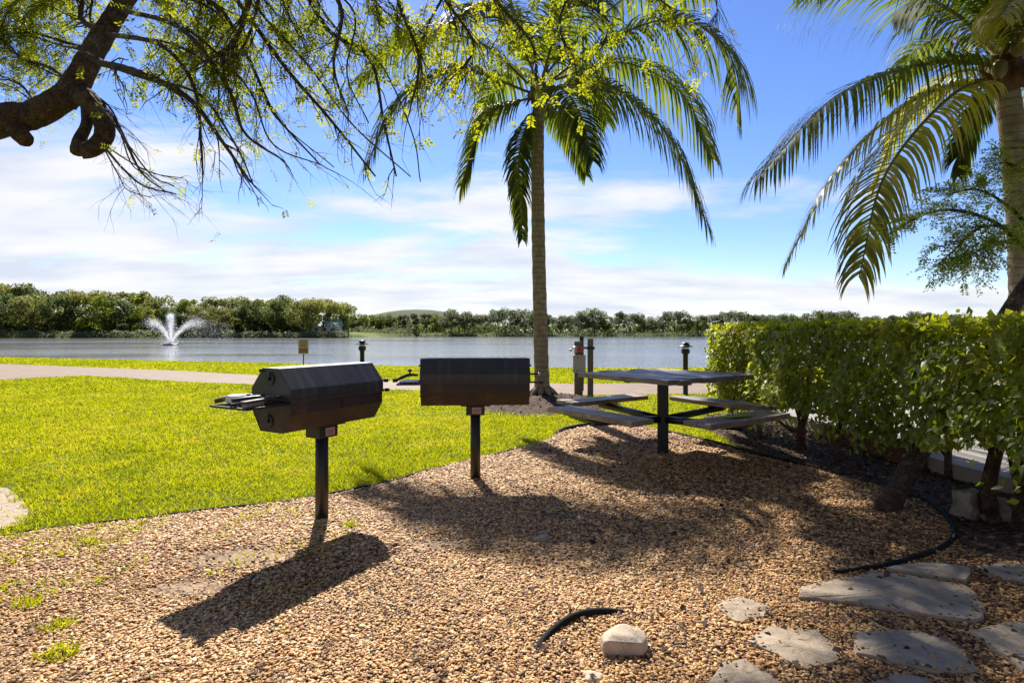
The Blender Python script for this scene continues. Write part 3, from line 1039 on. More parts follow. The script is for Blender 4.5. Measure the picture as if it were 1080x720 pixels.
def build_tools():
    h = .755 / 2
    z = .799
    # grill brush with wooden back and wire bristles
    b = MB().box((.0, 0, .022), (.16, .035, .016)).box((.16, 0, .026), (.18, .022, .016))
    br = MB()
    for i in range(14):
        for j in range(4):
            br.box((-.068 + i * .0105, -.012 + j * .008, .005), (.0025, .0025, .022))
    tool(g1, 'grill_brush', [('handle', b, M['tool_wood']), ('bristles', br, M['steel'])], 'wire grill brush with dark wooden handle on the angled grill shelf', 'grill brush', (-h - .20, -.115, z), R(14))
    b = MB().tube([(-.16, 0, .016), (-.05, 0, .02), (.02, 0, .022)], [.012, .014, .010], 10)
    s = MB().tube([(.0, 0, .02), (.10, 0, .02), (.16, 0, .018)], .005, 8).box((.20, 0, .018), (.09, .075, .003))
    tool(g1, 'spatula', [('handle', b, M['tool_black']), ('blade', s, M['steel'])], 'steel spatula with black handle on the angled grill shelf', 'spatula', (-h - .11, -.06, z + .012), R(-12))
    b = MB().tube([(-.15, .018, .012), (-.02, .014, .018), (.14, .02, .012)], [.008, .008, .004], 8)
    b.tube([(-.15, -.018, .012), (-.02, -.014, .018), (.14, -.02, .012)], [.008, .008, .004], 8).tube([(-.15, -.018, .012), (-.165, 0, .012), (-.15, .018, .012)], .008, 8)
    tool(g1, 'tongs', [('arms', b, M['steel'])], 'steel grill tongs lying across the middle of the angled grill shelf', 'tongs', (-h - .10, .0, z + .002), R(8))
    b = MB().tube([(-.19, 0, .018), (-.1, 0, .03), (.0, 0, .026)], [.013, .016, .012], 10)
    s = MB().tube([(-.01, 0, .026), (.12, 0, .020)], [.007, .004], 8)
    tool(g1, 'skewer_fork', [('handle', b, M['tool_wood']), ('prong', s, M['steel'])], 'brown handled fork at the back of the angled grill shelf', 'fork', (-h - .06, .105, z + .004), R(-20), R(-4))
    w = MB().box((0, 0, .025), (.10, .085, .045), rz=.2, taper=.9)
    o = w.build('paper_towel', M['white'], None, .012)
    o.location = at(g1, (-h - .18, .06, z)); o.rotation_euler.z = R(40)
    tag(o, 'crumpled white paper wad on the angled grill shelf', 'paper')
    # on the frontal grill: a white tray with a black glove and a small lever knob
    h2 = .865 / 2
    o = MB().box((0, 0, .006), (.15, .18, .010)).build('serving_tray', M['white'], None, .004)
    o.location = at(g2, (-h2 - .098, 0, .796)); o.rotation_euler.z = g2.rotation_euler.z
    tag(o, 'small white tray on the shelf of the frontal grill', 'tray')
    a = MB().tube(spline([(-.11, -.07, .010), (-.07, -.05, .03), (-.01, -.04, .052), (.06, -.04, .05)], 12), [.010] * 3 + [.013] * 6 + [.010] * 3, 10)
    a.tube([(-.135, -.08, .010), (-.10, -.066, .012)], .015, 10)
    k = MB().tube([(-.005, -.04, .05), (-.005, -.04, .078)], .007, 8).lathe((-.005, -.04, .076), [(.0, 0), (.017, .004), (.019, .012), (.012, .020), (0, .022)], 12)
    tool(g2, 'grill_lever', [('arm', a, M['tool_black']), ('knob', k, M['tool_black'])], 'black curved lever with knob at the left end of the frontal grill', 'lever', (-h2 - .09, 0, .802), 0)


build_tools()


# ------------------------------------------------------------------ picnic table
def plank_set(n, length, width, gap, th, warp=.004, seed=0):
    rs = random.Random(seed)
    mb = MB()
    w = width / n
    for i in range(n):
        y0 = -width / 2 + i * w
        seg = 8
        l2 = length / 2 + rs.uniform(-.008, .008)
        a1, a2 = rs.uniform(-warp, warp), rs.uniform(-warp, warp)
        ph = rs.uniform(0, 6)
        top, vs = [], []
        for k in range(seg + 1):
            x = -l2 + 2 * l2 * k / seg
            dz = warp * math.sin(ph + k * .6) + a1 * (k / seg - .5) * 2 + (a2 * abs(k / seg - .5) ** 2 * 8)
            for y, z in ((y0 + gap / 2, -th), (y0 + w - gap / 2, -th), (y0 + w - gap / 2, 0), (y0 + gap / 2, 0)):
                vs.append((x, y, z + dz))
        fs = []
        for k in range(seg):
            for c in range(4):
                fs.append((k * 4 + c, k * 4 + (c + 1) % 4, (k + 1) * 4 + (c + 1) % 4, (k + 1) * 4 + c))
        fs += [(0, 1, 2, 3), tuple(seg * 4 + c for c in (3, 2, 1, 0))]
        mb.add(vs, fs)
    return mb


def build_table():
    root = empty('picnic_table', (1.50, 5.66, 0), R(-57))
    tag(root, 'weathered square picnic table with four attached bench seats on one black post', 'picnic table')
    MB().box((0, 0, .34), (.105, .105, .80), rz=R(45)).build('post', M['table_steel'], root, .006)
    t = plank_set(8, 1.21, 1.20, .004, .045, .0025, 3)
    for i, v in enumerate(t.v): t.v[i] = (v[0], v[1], v[2] + .787)
    top = t.build('tabletop', M['wood'], root, .003)
    br = MB()
    br.box((0, 0, .7345), (1.0, .05, .012)); br.box((0, 0, .728), (.05, 1.0, .0118))
    for y in (-.42, .42): br.box((0, y, .735), (.07, .09, .022))
    br.box((0, 0, .742), (.22, .22, .006))
    br.build('top_bracket', M['table_steel'], root)
    # one ragged board end standing up a little at the back
    MB().box((.42, .46, .80), (.30, .045, .02), rot=Euler((0, R(-4), R(6))).to_matrix()).build('splinter_board', M['wood'], top)
    for k in range(4):
        a = R(90 * k)
        m = Matrix.Rotation(a, 3, 'Z')
        s = plank_set(2, 1.12, .275, .004, .045, .003, 20 + k)
        for i, v in enumerate(s.v):
            p = m @ Vector((v[0], v[1] - .86, v[2] + .462))
            s.v[i] = tuple(p)
        st = s.build('seat', M['wood'], root, .003)
        b = MB(); b.box(m @ Vector((0, -.86, .412)), (.55, .05, .02), rz=a); b.box(m @ Vector((0, -.86, .398)), (.12, .20, .0075), rz=a)
        b.build('seat_bracket', M['table_steel'], st)
        arm = MB().tube([m @ Vector((0, -.06, .335)), m @ Vector((0, -.30, .348)), m @ Vector((0, -.92, .384))], .036, 12)
        arm.build('arm', M['table_steel'], root)
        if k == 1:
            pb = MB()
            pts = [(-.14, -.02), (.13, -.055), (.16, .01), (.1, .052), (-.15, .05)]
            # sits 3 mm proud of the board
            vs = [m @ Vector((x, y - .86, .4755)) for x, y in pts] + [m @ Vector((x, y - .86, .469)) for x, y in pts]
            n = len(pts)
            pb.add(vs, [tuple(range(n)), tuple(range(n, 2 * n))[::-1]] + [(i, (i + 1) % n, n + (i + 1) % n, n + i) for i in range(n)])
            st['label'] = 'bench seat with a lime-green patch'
            pb.build('lime_patch', M['patch_lime'], st)  # thin yellow-green patch lying on the seat boards
    return root


build_table()


# ------------------------------------------------------------------ bollards, sign, electrical post
def build_small():
    def bollard(p, label):
        root = empty('bollard_light', p)
        tag(root, label, 'bollard light', 'bollard lights along the path')
        MB().lathe((0, 0, 0), [(.065, -.02), (.065, .015), (.05, .02), (.046, .03), (.046, .78), (.072, .80), (.078, .83), (.078, .875)], 20).build('post', M['black_steel'], root)
        MB().lathe((0, 0, 0), [(.055, .8755), (.066, .895), (.066, .915), (.05, .9195)], 20).build('lens', M['lamp_glass'], root)
        MB().lathe((0, 0, 0), [(.135, .92), (.138, .925), (.10, .942), (.075, .95), (.07, .975), (.05, 1.0), (.0, 1.01)], 24).build('cap', M['black_steel'], root)
        return root
    bollard(P(382, 0, 11.6) * Vector((1, 1, 0)) if False else Vector((-158 / 600 * 11.9, 11.9, .02)), 'black bollard light seen above the angled grill hood by the lake')
    bollard(Vector((183 / 600 * 10.7, 10.7, .0)), 'black bollard light behind the picnic table by the path')
    # lakeside sign
    d = 19.6
    root = empty('warning_sign', ((320 - 540) / 600 * d, d, 0), R(6))
    tag(root, 'small tan notice sign on a thin stake at the water edge', 'sign')
    MB().box((0, .012, .45), (.035, .018, 1.0)).build('stake', M['post_grey'], root)
    bd = MB().box((0, 0, .70), (.34, .012, .50)).build('board', M['sign_tan'], root, .004)
    MB().box((0, -.008, .565), (.30, .003, .16)).build('printed_panel', M['sign_brown'], bd)
    MB().box((0, -.0075, .915), (.28, .003, .035)).build('printed_heading', M['sign_brown'], bd)
    tx = MB()
    for k in range(4): tx.box((random.uniform(-.015, .015), -.0078, .86 - k * .05), (.22 + .04 * (k % 2), .003, .018))
    tx.build('printed_lines', M['tool_wood'], bd)
    # power post
    d = 10.35
    X = lambda px: (px - 540) / 600 * d
    Z = lambda py: EYE - (py - 350) / 600 * d
    root = empty('electrical_post', (X(611), d, 0))
    tag(root, 'grey electrical box with red bell on a square post near the palm', 'electrical box')
    MB().box((-.01, .05, .50), (.15, .10, 1.06)).build('post', M['post_grey'], root, .006)
    MB().box((.055, .105, .62), (.075, .012, 1.0)).build('back_rail', M['table_steel'], root)
    bz = (Z(374) + Z(392.5)) / 2
    bx = MB().box((-.01, -.055, bz), (.225, .10, Z(374) - Z(392.5))).build('box', M['grey_box'], root, .008)
    dr = MB().box((-.01, -.1085, bz), (.20, .006, Z(374) - Z(392.5) - .03)).build('box_door', M['grey_box'], bx, .003)
    for px_, z in ((-.04, bz + .11), (-.04, bz - .125), (.09, bz - .145), (-.13, bz - .12)):
        MB().tube([(px_, -.111, z), (px_, -.119, z)], .012, 10).build('box_screw', M['black_steel'], dr)
    hz = Z(368.5)
    MB().box((-.02, -.03, hz), (.15, .08, .10)).build('switch_housing', M['grey_box'], root, .01)
    MB().lathe((0, 0, 0), [(.03, 0), (.052, .012), (.05, .03), (.03, .04), (0, .044)], 16)
    red = MB().tube([(.0, -.07, hz - .005), (.0, -.115, hz - .005)], [.055, .045], 16)
    red.build('red_bell', M['red'], root)
    ar = MB().tube([(-.02, -.01, hz + .06), (-.1, -.01, hz + .05), (-.15, -.02, hz - .005)], .012, 8).tube([(-.15, -.02, hz - .005), (-.165, -.05, hz - .015)], .024, 8)
    ar.build('conduit', M['steel'], root)
    MB().tube([(.03, -.01, hz + .03), (.13, .0, hz + .03), (.20, .03, hz + .025)], .018, 8).build('crossbar', M['post_grey'], root)
    # the twin dark timber post right beside it
    root = empty('timber_post', (X(623), d + .05, 0))
    tag(root, 'slim dark timber post standing just right of the electrical box', 'post')
    MB().box((0, 0, .52), (.10, .09, Z(358) * 2 - .0 - 1.04 + .04)).build('shaft', M['post_grey'], root, .008)
    MB().box((.0, -.055, Z(367)), (.14, .03, .05)).build('clamp', M['table_steel'], root)
    # low red-brick planter wall behind the hedge
    o = MB().box((0, 0, .085), (.07, 1.5, .17), rz=R(0)).build('brick_kerb', M['brick_red'])
    o.location = (3.53, 5.65, 0)
    tag(o, 'low red-brown kerb glimpsed between hedge trunks', 'kerb')


build_small()


# ------------------------------------------------------------------ hedge
def build_hedge():
    root = empty('hedge', (3.05, 4.8, 0))
    tag(root, 'long clipped broadleaf hedge at chest height along the gravel', 'hedge')
    y0, y1 = 1.9, 7.45
    pos, nrm = [], []

    def front(y, z):
        return 2.62 + .05 * np.sin(y * 2.1) + (vnoise(y, z, 2.3, 31) - .5) * .15 + (vnoise(y, z, 7, 33) - .5) * .10 - .05 * (y > 6.9) + np.clip(.55 - z, 0, .4) * .5
    top = lambda x, y: 1.235 + (vnoise(x, y, 2.8, 35) - .5) * .05 + (vnoise(x, y, 9, 36) - .5) * .05 + np.clip(3.6 - y, 0, 1.5) * .012
    bot = lambda y: .47 + (vnoise(y, y * .3, 1.9, 37) - .5) * .30 - np.clip(y - 5.2, 0, 2) * .10
    def add(x, y, z, n, keep):
        pos.append(np.stack([x, y, z], 1)[keep]); nrm.append(np.broadcast_to(n, (len(x), 3))[keep])
    # front and back faces, several layers deep
    for lay, (dep, cnt) in enumerate(((.0, 12500), (.06, 9000), (.14, 6000))):
        y = RNG.uniform(y0, y1, cnt); z = RNG.uniform(.2, 1.25, cnt)
        hole = vnoise(y, z, 3.1, 41) > (.86 - .20 * (y < 4.0) * (z > .55))
        k = (z > bot(y)) & (z < top(2.7, y) - .01) & ~(hole & (RNG.random(cnt) < .75))
        add(front(y, z) + dep + RNG.uniform(-.03, .03, cnt), y, z, (-1, -.12, .15), k)
    y = RNG.uniform(y0, y1, 4000); z = RNG.uniform(.25, 1.25, 4000)
    add(3.45 + (vnoise(y, z, 2.3, 51) - .5) * .2, y, z, (1, 0, .15), (z > bot(y) + .10))
    # top
    for dep, cnt in ((0, 11500), (.05, 6000)):
        x = RNG.uniform(2.6, 3.48, cnt); y = RNG.uniform(y0, y1, cnt)
        add(x, y, top(x, y) - dep + RNG.uniform(-.02, .02, cnt), (0, -.1, 1), np.ones(cnt, bool))
    # far end, near end
    for yy, s, cnt in ((y1, 1, 1700), (y0, -1, 1000)):
        x = RNG.uniform(2.55, 3.5, cnt); z = RNG.uniform(.2, 1.24, cnt)
        add(x, yy + s * (vnoise(x, z, 3, 52) - .5) * .2, z, (0, s, .1), z > bot(np.full(cnt, yy)))
    # interior
    x = RNG.uniform(2.75, 3.4, 3200); y = RNG.uniform(y0, y1, 3200); z = RNG.uniform(.45, 1.2, 3200)
    add(x, y, z, (0, 0, 1), z > bot(y) + .05)
    # sprigs hanging low between the trunks
    for (cy, cz, r, cnt) in ((4.45, .46, .2, 200), (5.1, .42, .2, 160), (2.95, .46, .22, 200), (6.2, .36, .22, 240), (7.0, .32, .3, 420)):
        q = RNG.normal(size=(cnt, 3)) * (.10, r * .6, r * .45) + (2.82, cy, cz)
        pos.append(q); nrm.append(np.broadcast_to((-1, 0, .2), (cnt, 3)))
    # new shoots sticking out above the top
    cnt = 500
    x = RNG.uniform(2.6, 3.4, cnt); y = RNG.uniform(y0, y1, cnt)
    k = vnoise(x, y, 6, 61) > .74
    add(x, y, top(x, y) + RNG.uniform(0, .07, cnt), (0, 0, 1), k)
    pos, nrm = np.concatenate(pos), np.concatenate(nrm)
    n = len(pos)
    d = nrm * .35 + np.array((0, 0, -.75)) * (nrm[:, 2:3] < .5) + np.array((0, 0, .15)) * (nrm[:, 2:3] >= .5) + RNG.normal(size=(n, 3)) * .48
    nn_ = nrm * .8 + np.array((0, 0, .5)) + RNG.normal(size=(n, 3)) * .42
    size = RNG.uniform(.036, .068, n)
    rnd = np.clip(.42 + (vnoise(pos[:, 1], pos[:, 2], 2.5, 71) - .5) * .5 + RNG.normal(0, .17, n) + .12 * (pos[:, 2] > 1.17), 0, 1)
    me = cards('foliage', local(root, pos), d, nn_, size, LEAF_T, LEAF_F, M['hedge_leaf'], rnd, 1.15)
    link(bpy.data.objects.new('foliage', me), root)
    # stems
    stems = [((845, 474), .050, 0), ((884, 488), .030, 1), ((905, 492), .026, 1), ((1048, 552), .055, 0), ((1076, 560), .05, 0), ((800, 462), .04, 0), ((770, 452), .03, 0), ((1000, 505), .03, 1)]
    for (p, r, fork) in stems:
        b = G(*p)
        b.z = .0
        mb = MB()
        lean = Vector((random.uniform(-.06, .10), random.uniform(-.08, .08), 0))
        tip = b + Vector((.12, 0, 1.05)) + lean
        pts = spline([b - Vector((0, 0, .03)), b + Vector((random.uniform(-.02, .02), random.uniform(-.02, .02), .22)), b.lerp(tip, .55) + Vector((random.uniform(-.04, .04), random.uniform(-.05, .05), 0)), tip], 12)
        mb.tube(pts, [r * (1.25 if i == 0 else 1 - .055 * i) for i in range(12)], 10, jitter=.07)
        for k in range(7 if fork else 6):
            i = random.randint(3, 8)
            a = pts[i]
            e = a + Vector((random.uniform(-.28, .28), random.uniform(-.4, .4), random.uniform(.15, .5)))
            if e.z > 1.12: e.z = 1.12
            e.x = max(e.x, 2.72)
            mb.tube(spline([a, a.lerp(e, .5) + Vector((0, 0, random.uniform(-.06, .02))), e], 6), [r * .45, r * .4, r * .36, r * .3, r * .22, r * .12], 7)
        mb.build('trunk', M['bark'], root, world=True)


build_hedge()


# ------------------------------------------------------------------ palms
def frond(ctrl, ll, parent, mat, seed, pairs=62, droop=1.0, w=.034, vee=.45):
    rs = random.Random(seed)
    ns = 48
    pts = spline(ctrl, ns)
    st = MB()
    st.tube(pts, [.020 * (1 - i / ns) ** .8 + .003 for i in range(ns)], 6)
    st.v = [tuple(p) for p in local(parent, st.v)]
    stalk = st.build('frond', M['rachis'], parent)
    V, Fq, rn = [], [], []
    tw = rs.uniform(-.25, .25)
    for j in range(pairs):
        t = .10 + .90 * (j + .5) / pairs
        f = t * (ns - 1); i = min(int(f), ns - 2)
        p = pts[i].lerp(pts[i + 1], f - i)
        tan = (pts[i + 1] - pts[i]).normalized()
        up = Vector((0, 0, 1)) - tan * tan.z
        if up.length < .25: up = Vector((tan.x, tan.y, 0)) * -1 + Vector((.01, .02, .2))
        up = (up - tan * up.dot(tan)).normalized()
        side0 = tan.cross(up).normalized()
        prof = (.42 + .58 * min(1, (t - .05) / .28)) * (1 if t < .6 else 1 - .62 * ((t - .6) / .4) ** 1.4)
        for s in (-1, 1):
            if rs.random() < .05: continue
            L = ll * prof * rs.uniform(.85, 1.12)
            ang = tw + rs.uniform(-.12, .12)
            d = (side0 * s * math.cos(ang) + up * (vee + math.sin(ang) * s) + tan * (.55 + .35 * t)).normalized()
            q = p + tan * rs.uniform(-.012, .012)
            k = 5
            col = min(1, max(0, rs.gauss(.42, .16) + .28 * max(0, t - .7)))
            base = len(V)
            wv = (d.cross(up + d * .01)).normalized()
            grav = droop * rs.uniform(.75, 1.3)
            for m in range(k + 1):
                u = m / k
                ww = w * .5 * (1 - u) ** .6 * (.6 + .4 * min(1, u * 5)) * rs.uniform(.9, 1.1)
                nw = d.cross(Vector((0, 0, 1)))
                if nw.length > .1:
                    # blades turn edge-down as they hang
                    wv = (wv * .8 + (tan * .7 + nw.normalized() * .3) * .2).normalized()
                V.append(q + wv * ww); V.append(q - wv * ww); rn += [col, col]
                d = (d + Vector((0, 0, -1)) * grav * .42 * (.40 + u)).normalized()
                q = q + d * (L / k)
            for m in range(k):
                a = base + m * 2
                Fq.append((a, a + 1, a + 3, a + 2))
    me = np_mesh('leaflets', local(parent, np.array([tuple(v) for v in V])), Fq, mat, rn, smooth=True)
    link(bpy.data.objects.new('leaflets', me), stalk)
    return stalk


def crown_base(root, c, r, h, seed):
    """fibre and old leaf boots below the fronds"""
    rs = random.Random(seed)
    mb = MB()
    mb.tube([c - Vector((0, 0, h * .7)), c - Vector((0, 0, h * .3)), c, c + Vector((0, 0, h * .5)), c + Vector((0, 0, h * .9))], [r * 1.0, r * 1.45, r * 1.55, r * 1.2, r * .5], 14, jitter=.12)
    for k in range(16):
        a = rs.uniform(0, 6.28)
        o = Vector((math.cos(a), math.sin(a), 0))
        b = c + o * r * 1.0 + Vector((0, 0, rs.uniform(-h * .6, h * .2)))
        mb.tube([b, b + o * r * .5 + Vector((0, 0, .10)), b + o * r * rs.uniform(.8, 1.6) + Vector((0, 0, rs.uniform(-.12, .2)))], [r * .3, r * .22, r * .06], 6)
    mb.build('crown_fibre', M['palm_fibre'], root, world=True)
    for k in range(5):
        a = rs.uniform(0, 6.28)
        p = c + Vector((math.cos(a), math.sin(a), 0)) * r * 1.9 + Vector((0, 0, rs.uniform(-.05, .18)))
        MB().lathe((0, 0, 0), [(0, -.11), (.05, -.085), (.075, -.02), (.07, .05), (.04, .095), (0, .11)], 12)
        cb = MB().lathe(p, [(0, -.10), (.045, -.08), (.07, -.02), (.065, .05), (.035, .09), (0, .10)], 12)
        cb.build('coconut', M['coconut'], root, world=True)


def palm_trunk(root, pts, rads):
    mb = MB()
    s = spline(pts, 70)
    rr = [float(np.interp(i / 69, np.linspace(0, 1, len(rads)), rads)) * (1 + .035 * math.sin(i * 2.3) + random.uniform(-.012, .012)) for i in range(70)]
    mb.tube(s, rr, 22, jitter=.015)
    mb.build('trunk', M['palm_bark'], root, world=True)


def build_palms():
    # the slim palm in the middle
    root = empty('palm_tree', PALM)
    tag(root, 'slim coconut palm in the centre growing from a mulch mound', 'palm tree')
    D = PALM.y
    palm_trunk(root, [Vector((PALM.x + .02, D, -.02)), Vector((PALM.x - .0, D, .5)), P(568, 260, D), P(567, 170, D), P(568, 108, D)], [.20, .135, .122, .115, .112, .108, .105, .10])
    # roots flare
    rt = MB()
    for k in range(9):
        a = 6.28 * k / 9 + .3
        o = Vector((math.cos(a), math.sin(a), 0))
        b = Vector((PALM.x + .02, D, .16))
        rt.tube([b + Vector((0, 0, .16)), b + o * .17 + Vector((0, 0, .04)), b + o * .30 - Vector((0, 0, .06))], [.06, .045, .02], 7)
    rt.build('roots', M['palm_bark'], root, world=True)
    C = P(568, 100, D)
    crown_base(root, C, .10, .26, 4)
    Q = lambda px, py, dz: P(px, py, D + dz)
    fr = [
        ([(572, 92, 0), (640, 44, -.3), (710, 20, -.6), (764, 48, -.9), (780, 104, -1.0)], 1.35, 1.5),
        ([(574, 95, -.1), (640, 90, -.5), (704, 142, -.9), (744, 234, -1.2)], 1.05, 1.4),
        ([(574, 88, .1), (655, 66, .5), (720, 100, .9), (752, 168, 1.1)], 1.1, 1.4),
        ([(572, 105, .2), (596, 130, .9), (618, 186, 1.3)], .50, 1.1),
        ([(566, 110, -.1), (548, 160, -.7), (551, 252, -1.1)], .42, 1.0),
        ([(562, 102, .0), (512, 124, .2), (486, 196, .4)], .85, 1.2),
        ([(560, 98, .0), (485, 74, -.3), (422, 104, -.6), (388, 172, -.8)], 1.05, 1.3),
        ([(562, 92, .0), (500, 42, .3), (430, 40, .7), (378, 86, .9)], .85, 1.2),
        ([(566, 88, .0), (545, 20, .4), (520, -45, .9), (480, -70, 1.3)], .80, .9),
        ([(572, 88, .0), (600, 10, .5), (650, -45, 1.0), (720, -55, 1.4)], .85, .9),
        ([(570, 88, -.1), (590, 25, -.7), (615, -10, -1.5), (640, 5, -2.2)], .85, 1.0),
        ([(568, 88, -.1), (540, 30, -.8), (505, 5, -1.6), (470, 25, -2.2)], .80, 1.1),
        ([(572, 95, .3), (600, 70, 1.3), (625, 90, 2.1), (640, 130, 2.6)], .75, 1.1),
        ([(564, 95, .3), (545, 70, 1.3), (520, 90, 2.1), (505, 130, 2.6)], .75, 1.1),
        ([(570, 98, -.3), (590, 92, -1.2), (612, 120, -1.9), (625, 170, -2.2)], .65, 1.1),
        ([(570, 85, 0), (620, 30, .1), (690, -20, .3), (750, -15, .4)], .85, 1.2),
    ]
    for i, (c, ll, dr) in enumerate(fr):
        frond([Q(*p) for p in c], ll * 1.12, root, M['frond'], 100 + i, 92, dr * 1.25, .046)
    # the palm on the right, behind the hedge
    D2 = 6.0
    base = Vector((5.55, D2 + .1, .13))
    root = empty('palm_tree', base)
    tag(root, 'thick coconut palm on the right rising behind the hedge', 'palm tree')
    palm_trunk(root, [base - Vector((0, 0, .05)), P(1083, 330, D2 + .05), P(1079, 240, D2), P(1071, 160, D2), P(1061, 88, D2)], [.18, .158, .148, .14, .134, .126, .115, .104])
    C = P(1060, 78, D2)
    crown_base(root, C, .12, .30, 9)
    Q2 = lambda px, py, dz: P(px, py, D2 + dz)
    fr = [
        ([(1056, 70, 0), (985, 66, -.2), (885, 100, -.5), (798, 188, -.7)], .88, 1.2, 'frond'),
        ([(1054, 80, .0), (965, 105, .1), (885, 178, .2), (829, 278, .3)], .66, 1.15, 'frond_dry'),
        ([(1052, 86, -.1), (1005, 100, -.5), (935, 182, -.9), (906, 292, -1.1)], .72, 1.0, 'frond_dry'),
        ([(1056, 60, .0), (1000, 10, .1), (920, -22, .1), (845, -2, .1)], .95, 1.2, 'frond'),
        ([(1062, 62, .0), (1045, 15, -.6), (1010, -15, -1.3), (965, 0, -1.9)], .62, 1.1, 'frond'),
        ([(1068, 62, -.1), (1085, 15, -.7), (1075, -10, -1.4), (1050, 20, -2.0)], .55, 1.2, 'frond_dry'),
        ([(1070, 75, .0), (1120, 60, -.4), (1180, 100, -.8), (1220, 190, -1.0)], .7, 1.1, 'frond'),
        ([(1070, 68, .0), (1130, 10, .2), (1220, 10, .5), (1290, 90, .7)], .75, 1.1, 'frond'),
        ([(1058, 68, .1), (1020, 40, 1.0), (970, 50, 1.8), (935, 100, 2.3)], .65, 1.1, 'frond'),
        ([(1064, 62, .1), (1075, 0, 1.0), (1090, -30, 2.0), (1100, -10, 2.8)], .7, 1.0, 'frond'),
        ([(1058, 90, .1), (1035, 105, .5), (1016, 150, .8), (1010, 185, .9)], .42, 1.0, 'frond'),
        ([(1056, 72, .2), (1000, 80, .9), (950, 130, 1.5), (920, 200, 1.8)], .55, 1.1, 'frond_dry'),
        ([(1060, 60, 0), (1020, -25, .4), (960, -70, .8), (880, -70, 1.1)], .75, 1.0, 'frond'),
        ([(1066, 85, .3), (1090, 90, 1.1), (1120, 150, 1.7), (1130, 210, 2.0)], .55, 1.0, 'frond'),
        ([(1064, 58, -.1), (1050, -10, -.5), (1000, -60, -1.0), (930, -70, -1.4)], .72, 1.1, 'frond'),
    ]
    for i, (c, ll, dr, mm) in enumerate(fr):
        frond([Q2(*p) for p in c], ll, root, M[mm], 300 + i, 100, dr * 1.2, .036)
    # a third palm beyond the left tree: only a hanging frond shows between the leaves
    D3 = 11.0
    base = Vector((-11.2, D3, 0))
    root = empty('palm_tree', base)
    tag(root, 'palm mostly out of frame at left, frond showing behind the foreground branches', 'palm tree')
    palm_trunk(root, [base - Vector((0, 0, .05)), base + Vector((.1, 0, 3)), P(-50, 0, D3)], [.2, .15, .13, .12])
    C = P(-50, -5, D3)
    crown_base(root, C, .11, .26, 14)
    Q3 = lambda px, py, dz: P(px, py, D3 + dz)
    for i, c in enumerate(([(-48, -10, 0), (0, -10, 0), (25, 20, 0), (38, 78, 0)], [(-50, -12, 0), (-20, -60, 0), (30, -70, 0), (60, -20, 0)], [(-52, -12, 0), (-110, -40, 0), (-160, 0, 0)],
                           [(-52, -8, 0), (-100, 0, -.6), (-130, 60, -1)], [(-50, -12, 0), (-60, -60, 1), (-80, -80, 2)], [(-50, -12, 0), (-45, -50, -1), (-30, -30, -2.2)])):
        frond([Q3(*p) for p in c], .7, root, M['frond'], 500 + i, 50, 1.1, .036)


build_palms()


# ------------------------------------------------------------------ foreground tree (left) and leaning tree (right)
class Leaves:
    def __init__(self): self.p, self.d, self.n, self.s = [], [], [], []

    def sprig(self, p, dr, ln, leaf, pairs, rs):
        """pinnate sprig"""
        dr = dr.normalized()
        up = Vector((rs.gauss(0, .4), rs.gauss(0, .4), 1))
        sd = dr.cross(up)
        if sd.length < .1: sd = dr.orthogonal()
        sd.normalize()
        nr = sd.cross(dr)
        for i in range(pairs):
            q = p + dr * ln * (i + .4) / pairs + Vector((0, 0, -.12 * ln * (i / pairs) ** 2))
            for s in (-1, 1):
                self.p.append(q); self.d.append(sd * s + dr * .55 + Vector((rs.gauss(0, .18), rs.gauss(0, .18), rs.gauss(0, .18))))
                self.n.append(nr + Vector((rs.gauss(0, .3), rs.gauss(0, .3), rs.gauss(0, .3)))); self.s.append(leaf * rs.uniform(.7, 1.2))

    def build(self, name, mat, parent, width=1.0, bias=.5):
        pos = local(parent, np.array([tuple(v) for v in self.p]))
        n = len(pos)
        # colour drifts from spray to spray
        rnd = np.clip(bias + (vnoise(pos[:, 0], pos[:, 2], 2.2, 91) - .5) * .5 + RNG.normal(0, .15, n), 0, 1)
        me = cards(name, pos, np.array([tuple(v) for v in self.d]), np.array([tuple(v) for v in self.n]), np.array(self.s), FINE_T, FINE_F, mat, rnd, width)
        return link(bpy.data.objects.new(name, me), parent)


def twig(mb, lv, p, d, ln, r, lvl, rs, dens, leaf, sides=5):
    n = max(3, int(ln / .07))
    pts = [p.copy()]
    d = d.normalized()
    for i in range(n):
        d = (d + Vector((rs.gauss(0, .17), rs.gauss(0, .17), rs.gauss(-.09, .13)))).normalized()
        pts.append(pts[-1] + d * ln / n)
    mb.tube(pts, [r * (1 - .75 * i / n) for i in range(n + 1)], sides, caps=False)
    for i in range(1, n + 1):
        dd = (pts[i] - pts[i - 1])
        if rs.random() < dens:
            o = Vector((rs.gauss(0, 1), rs.gauss(0, 1), rs.gauss(-.1, .8)))
            lv.sprig(pts[i], dd.normalized() * .6 + o * .6, rs.uniform(.06, .12), leaf, rs.randint(4, 7), rs)
        if lvl > 0 and rs.random() < .42:
            o = Vector((rs.gauss(0, 1), rs.gauss(0, 1), rs.gauss(-.15, .8))).normalized()
            twig(mb, lv, pts[i], dd.normalized() * .95 + o * .62, ln * rs.uniform(.35, .65), r * .55, lvl - 1, rs, dens, leaf, 4)


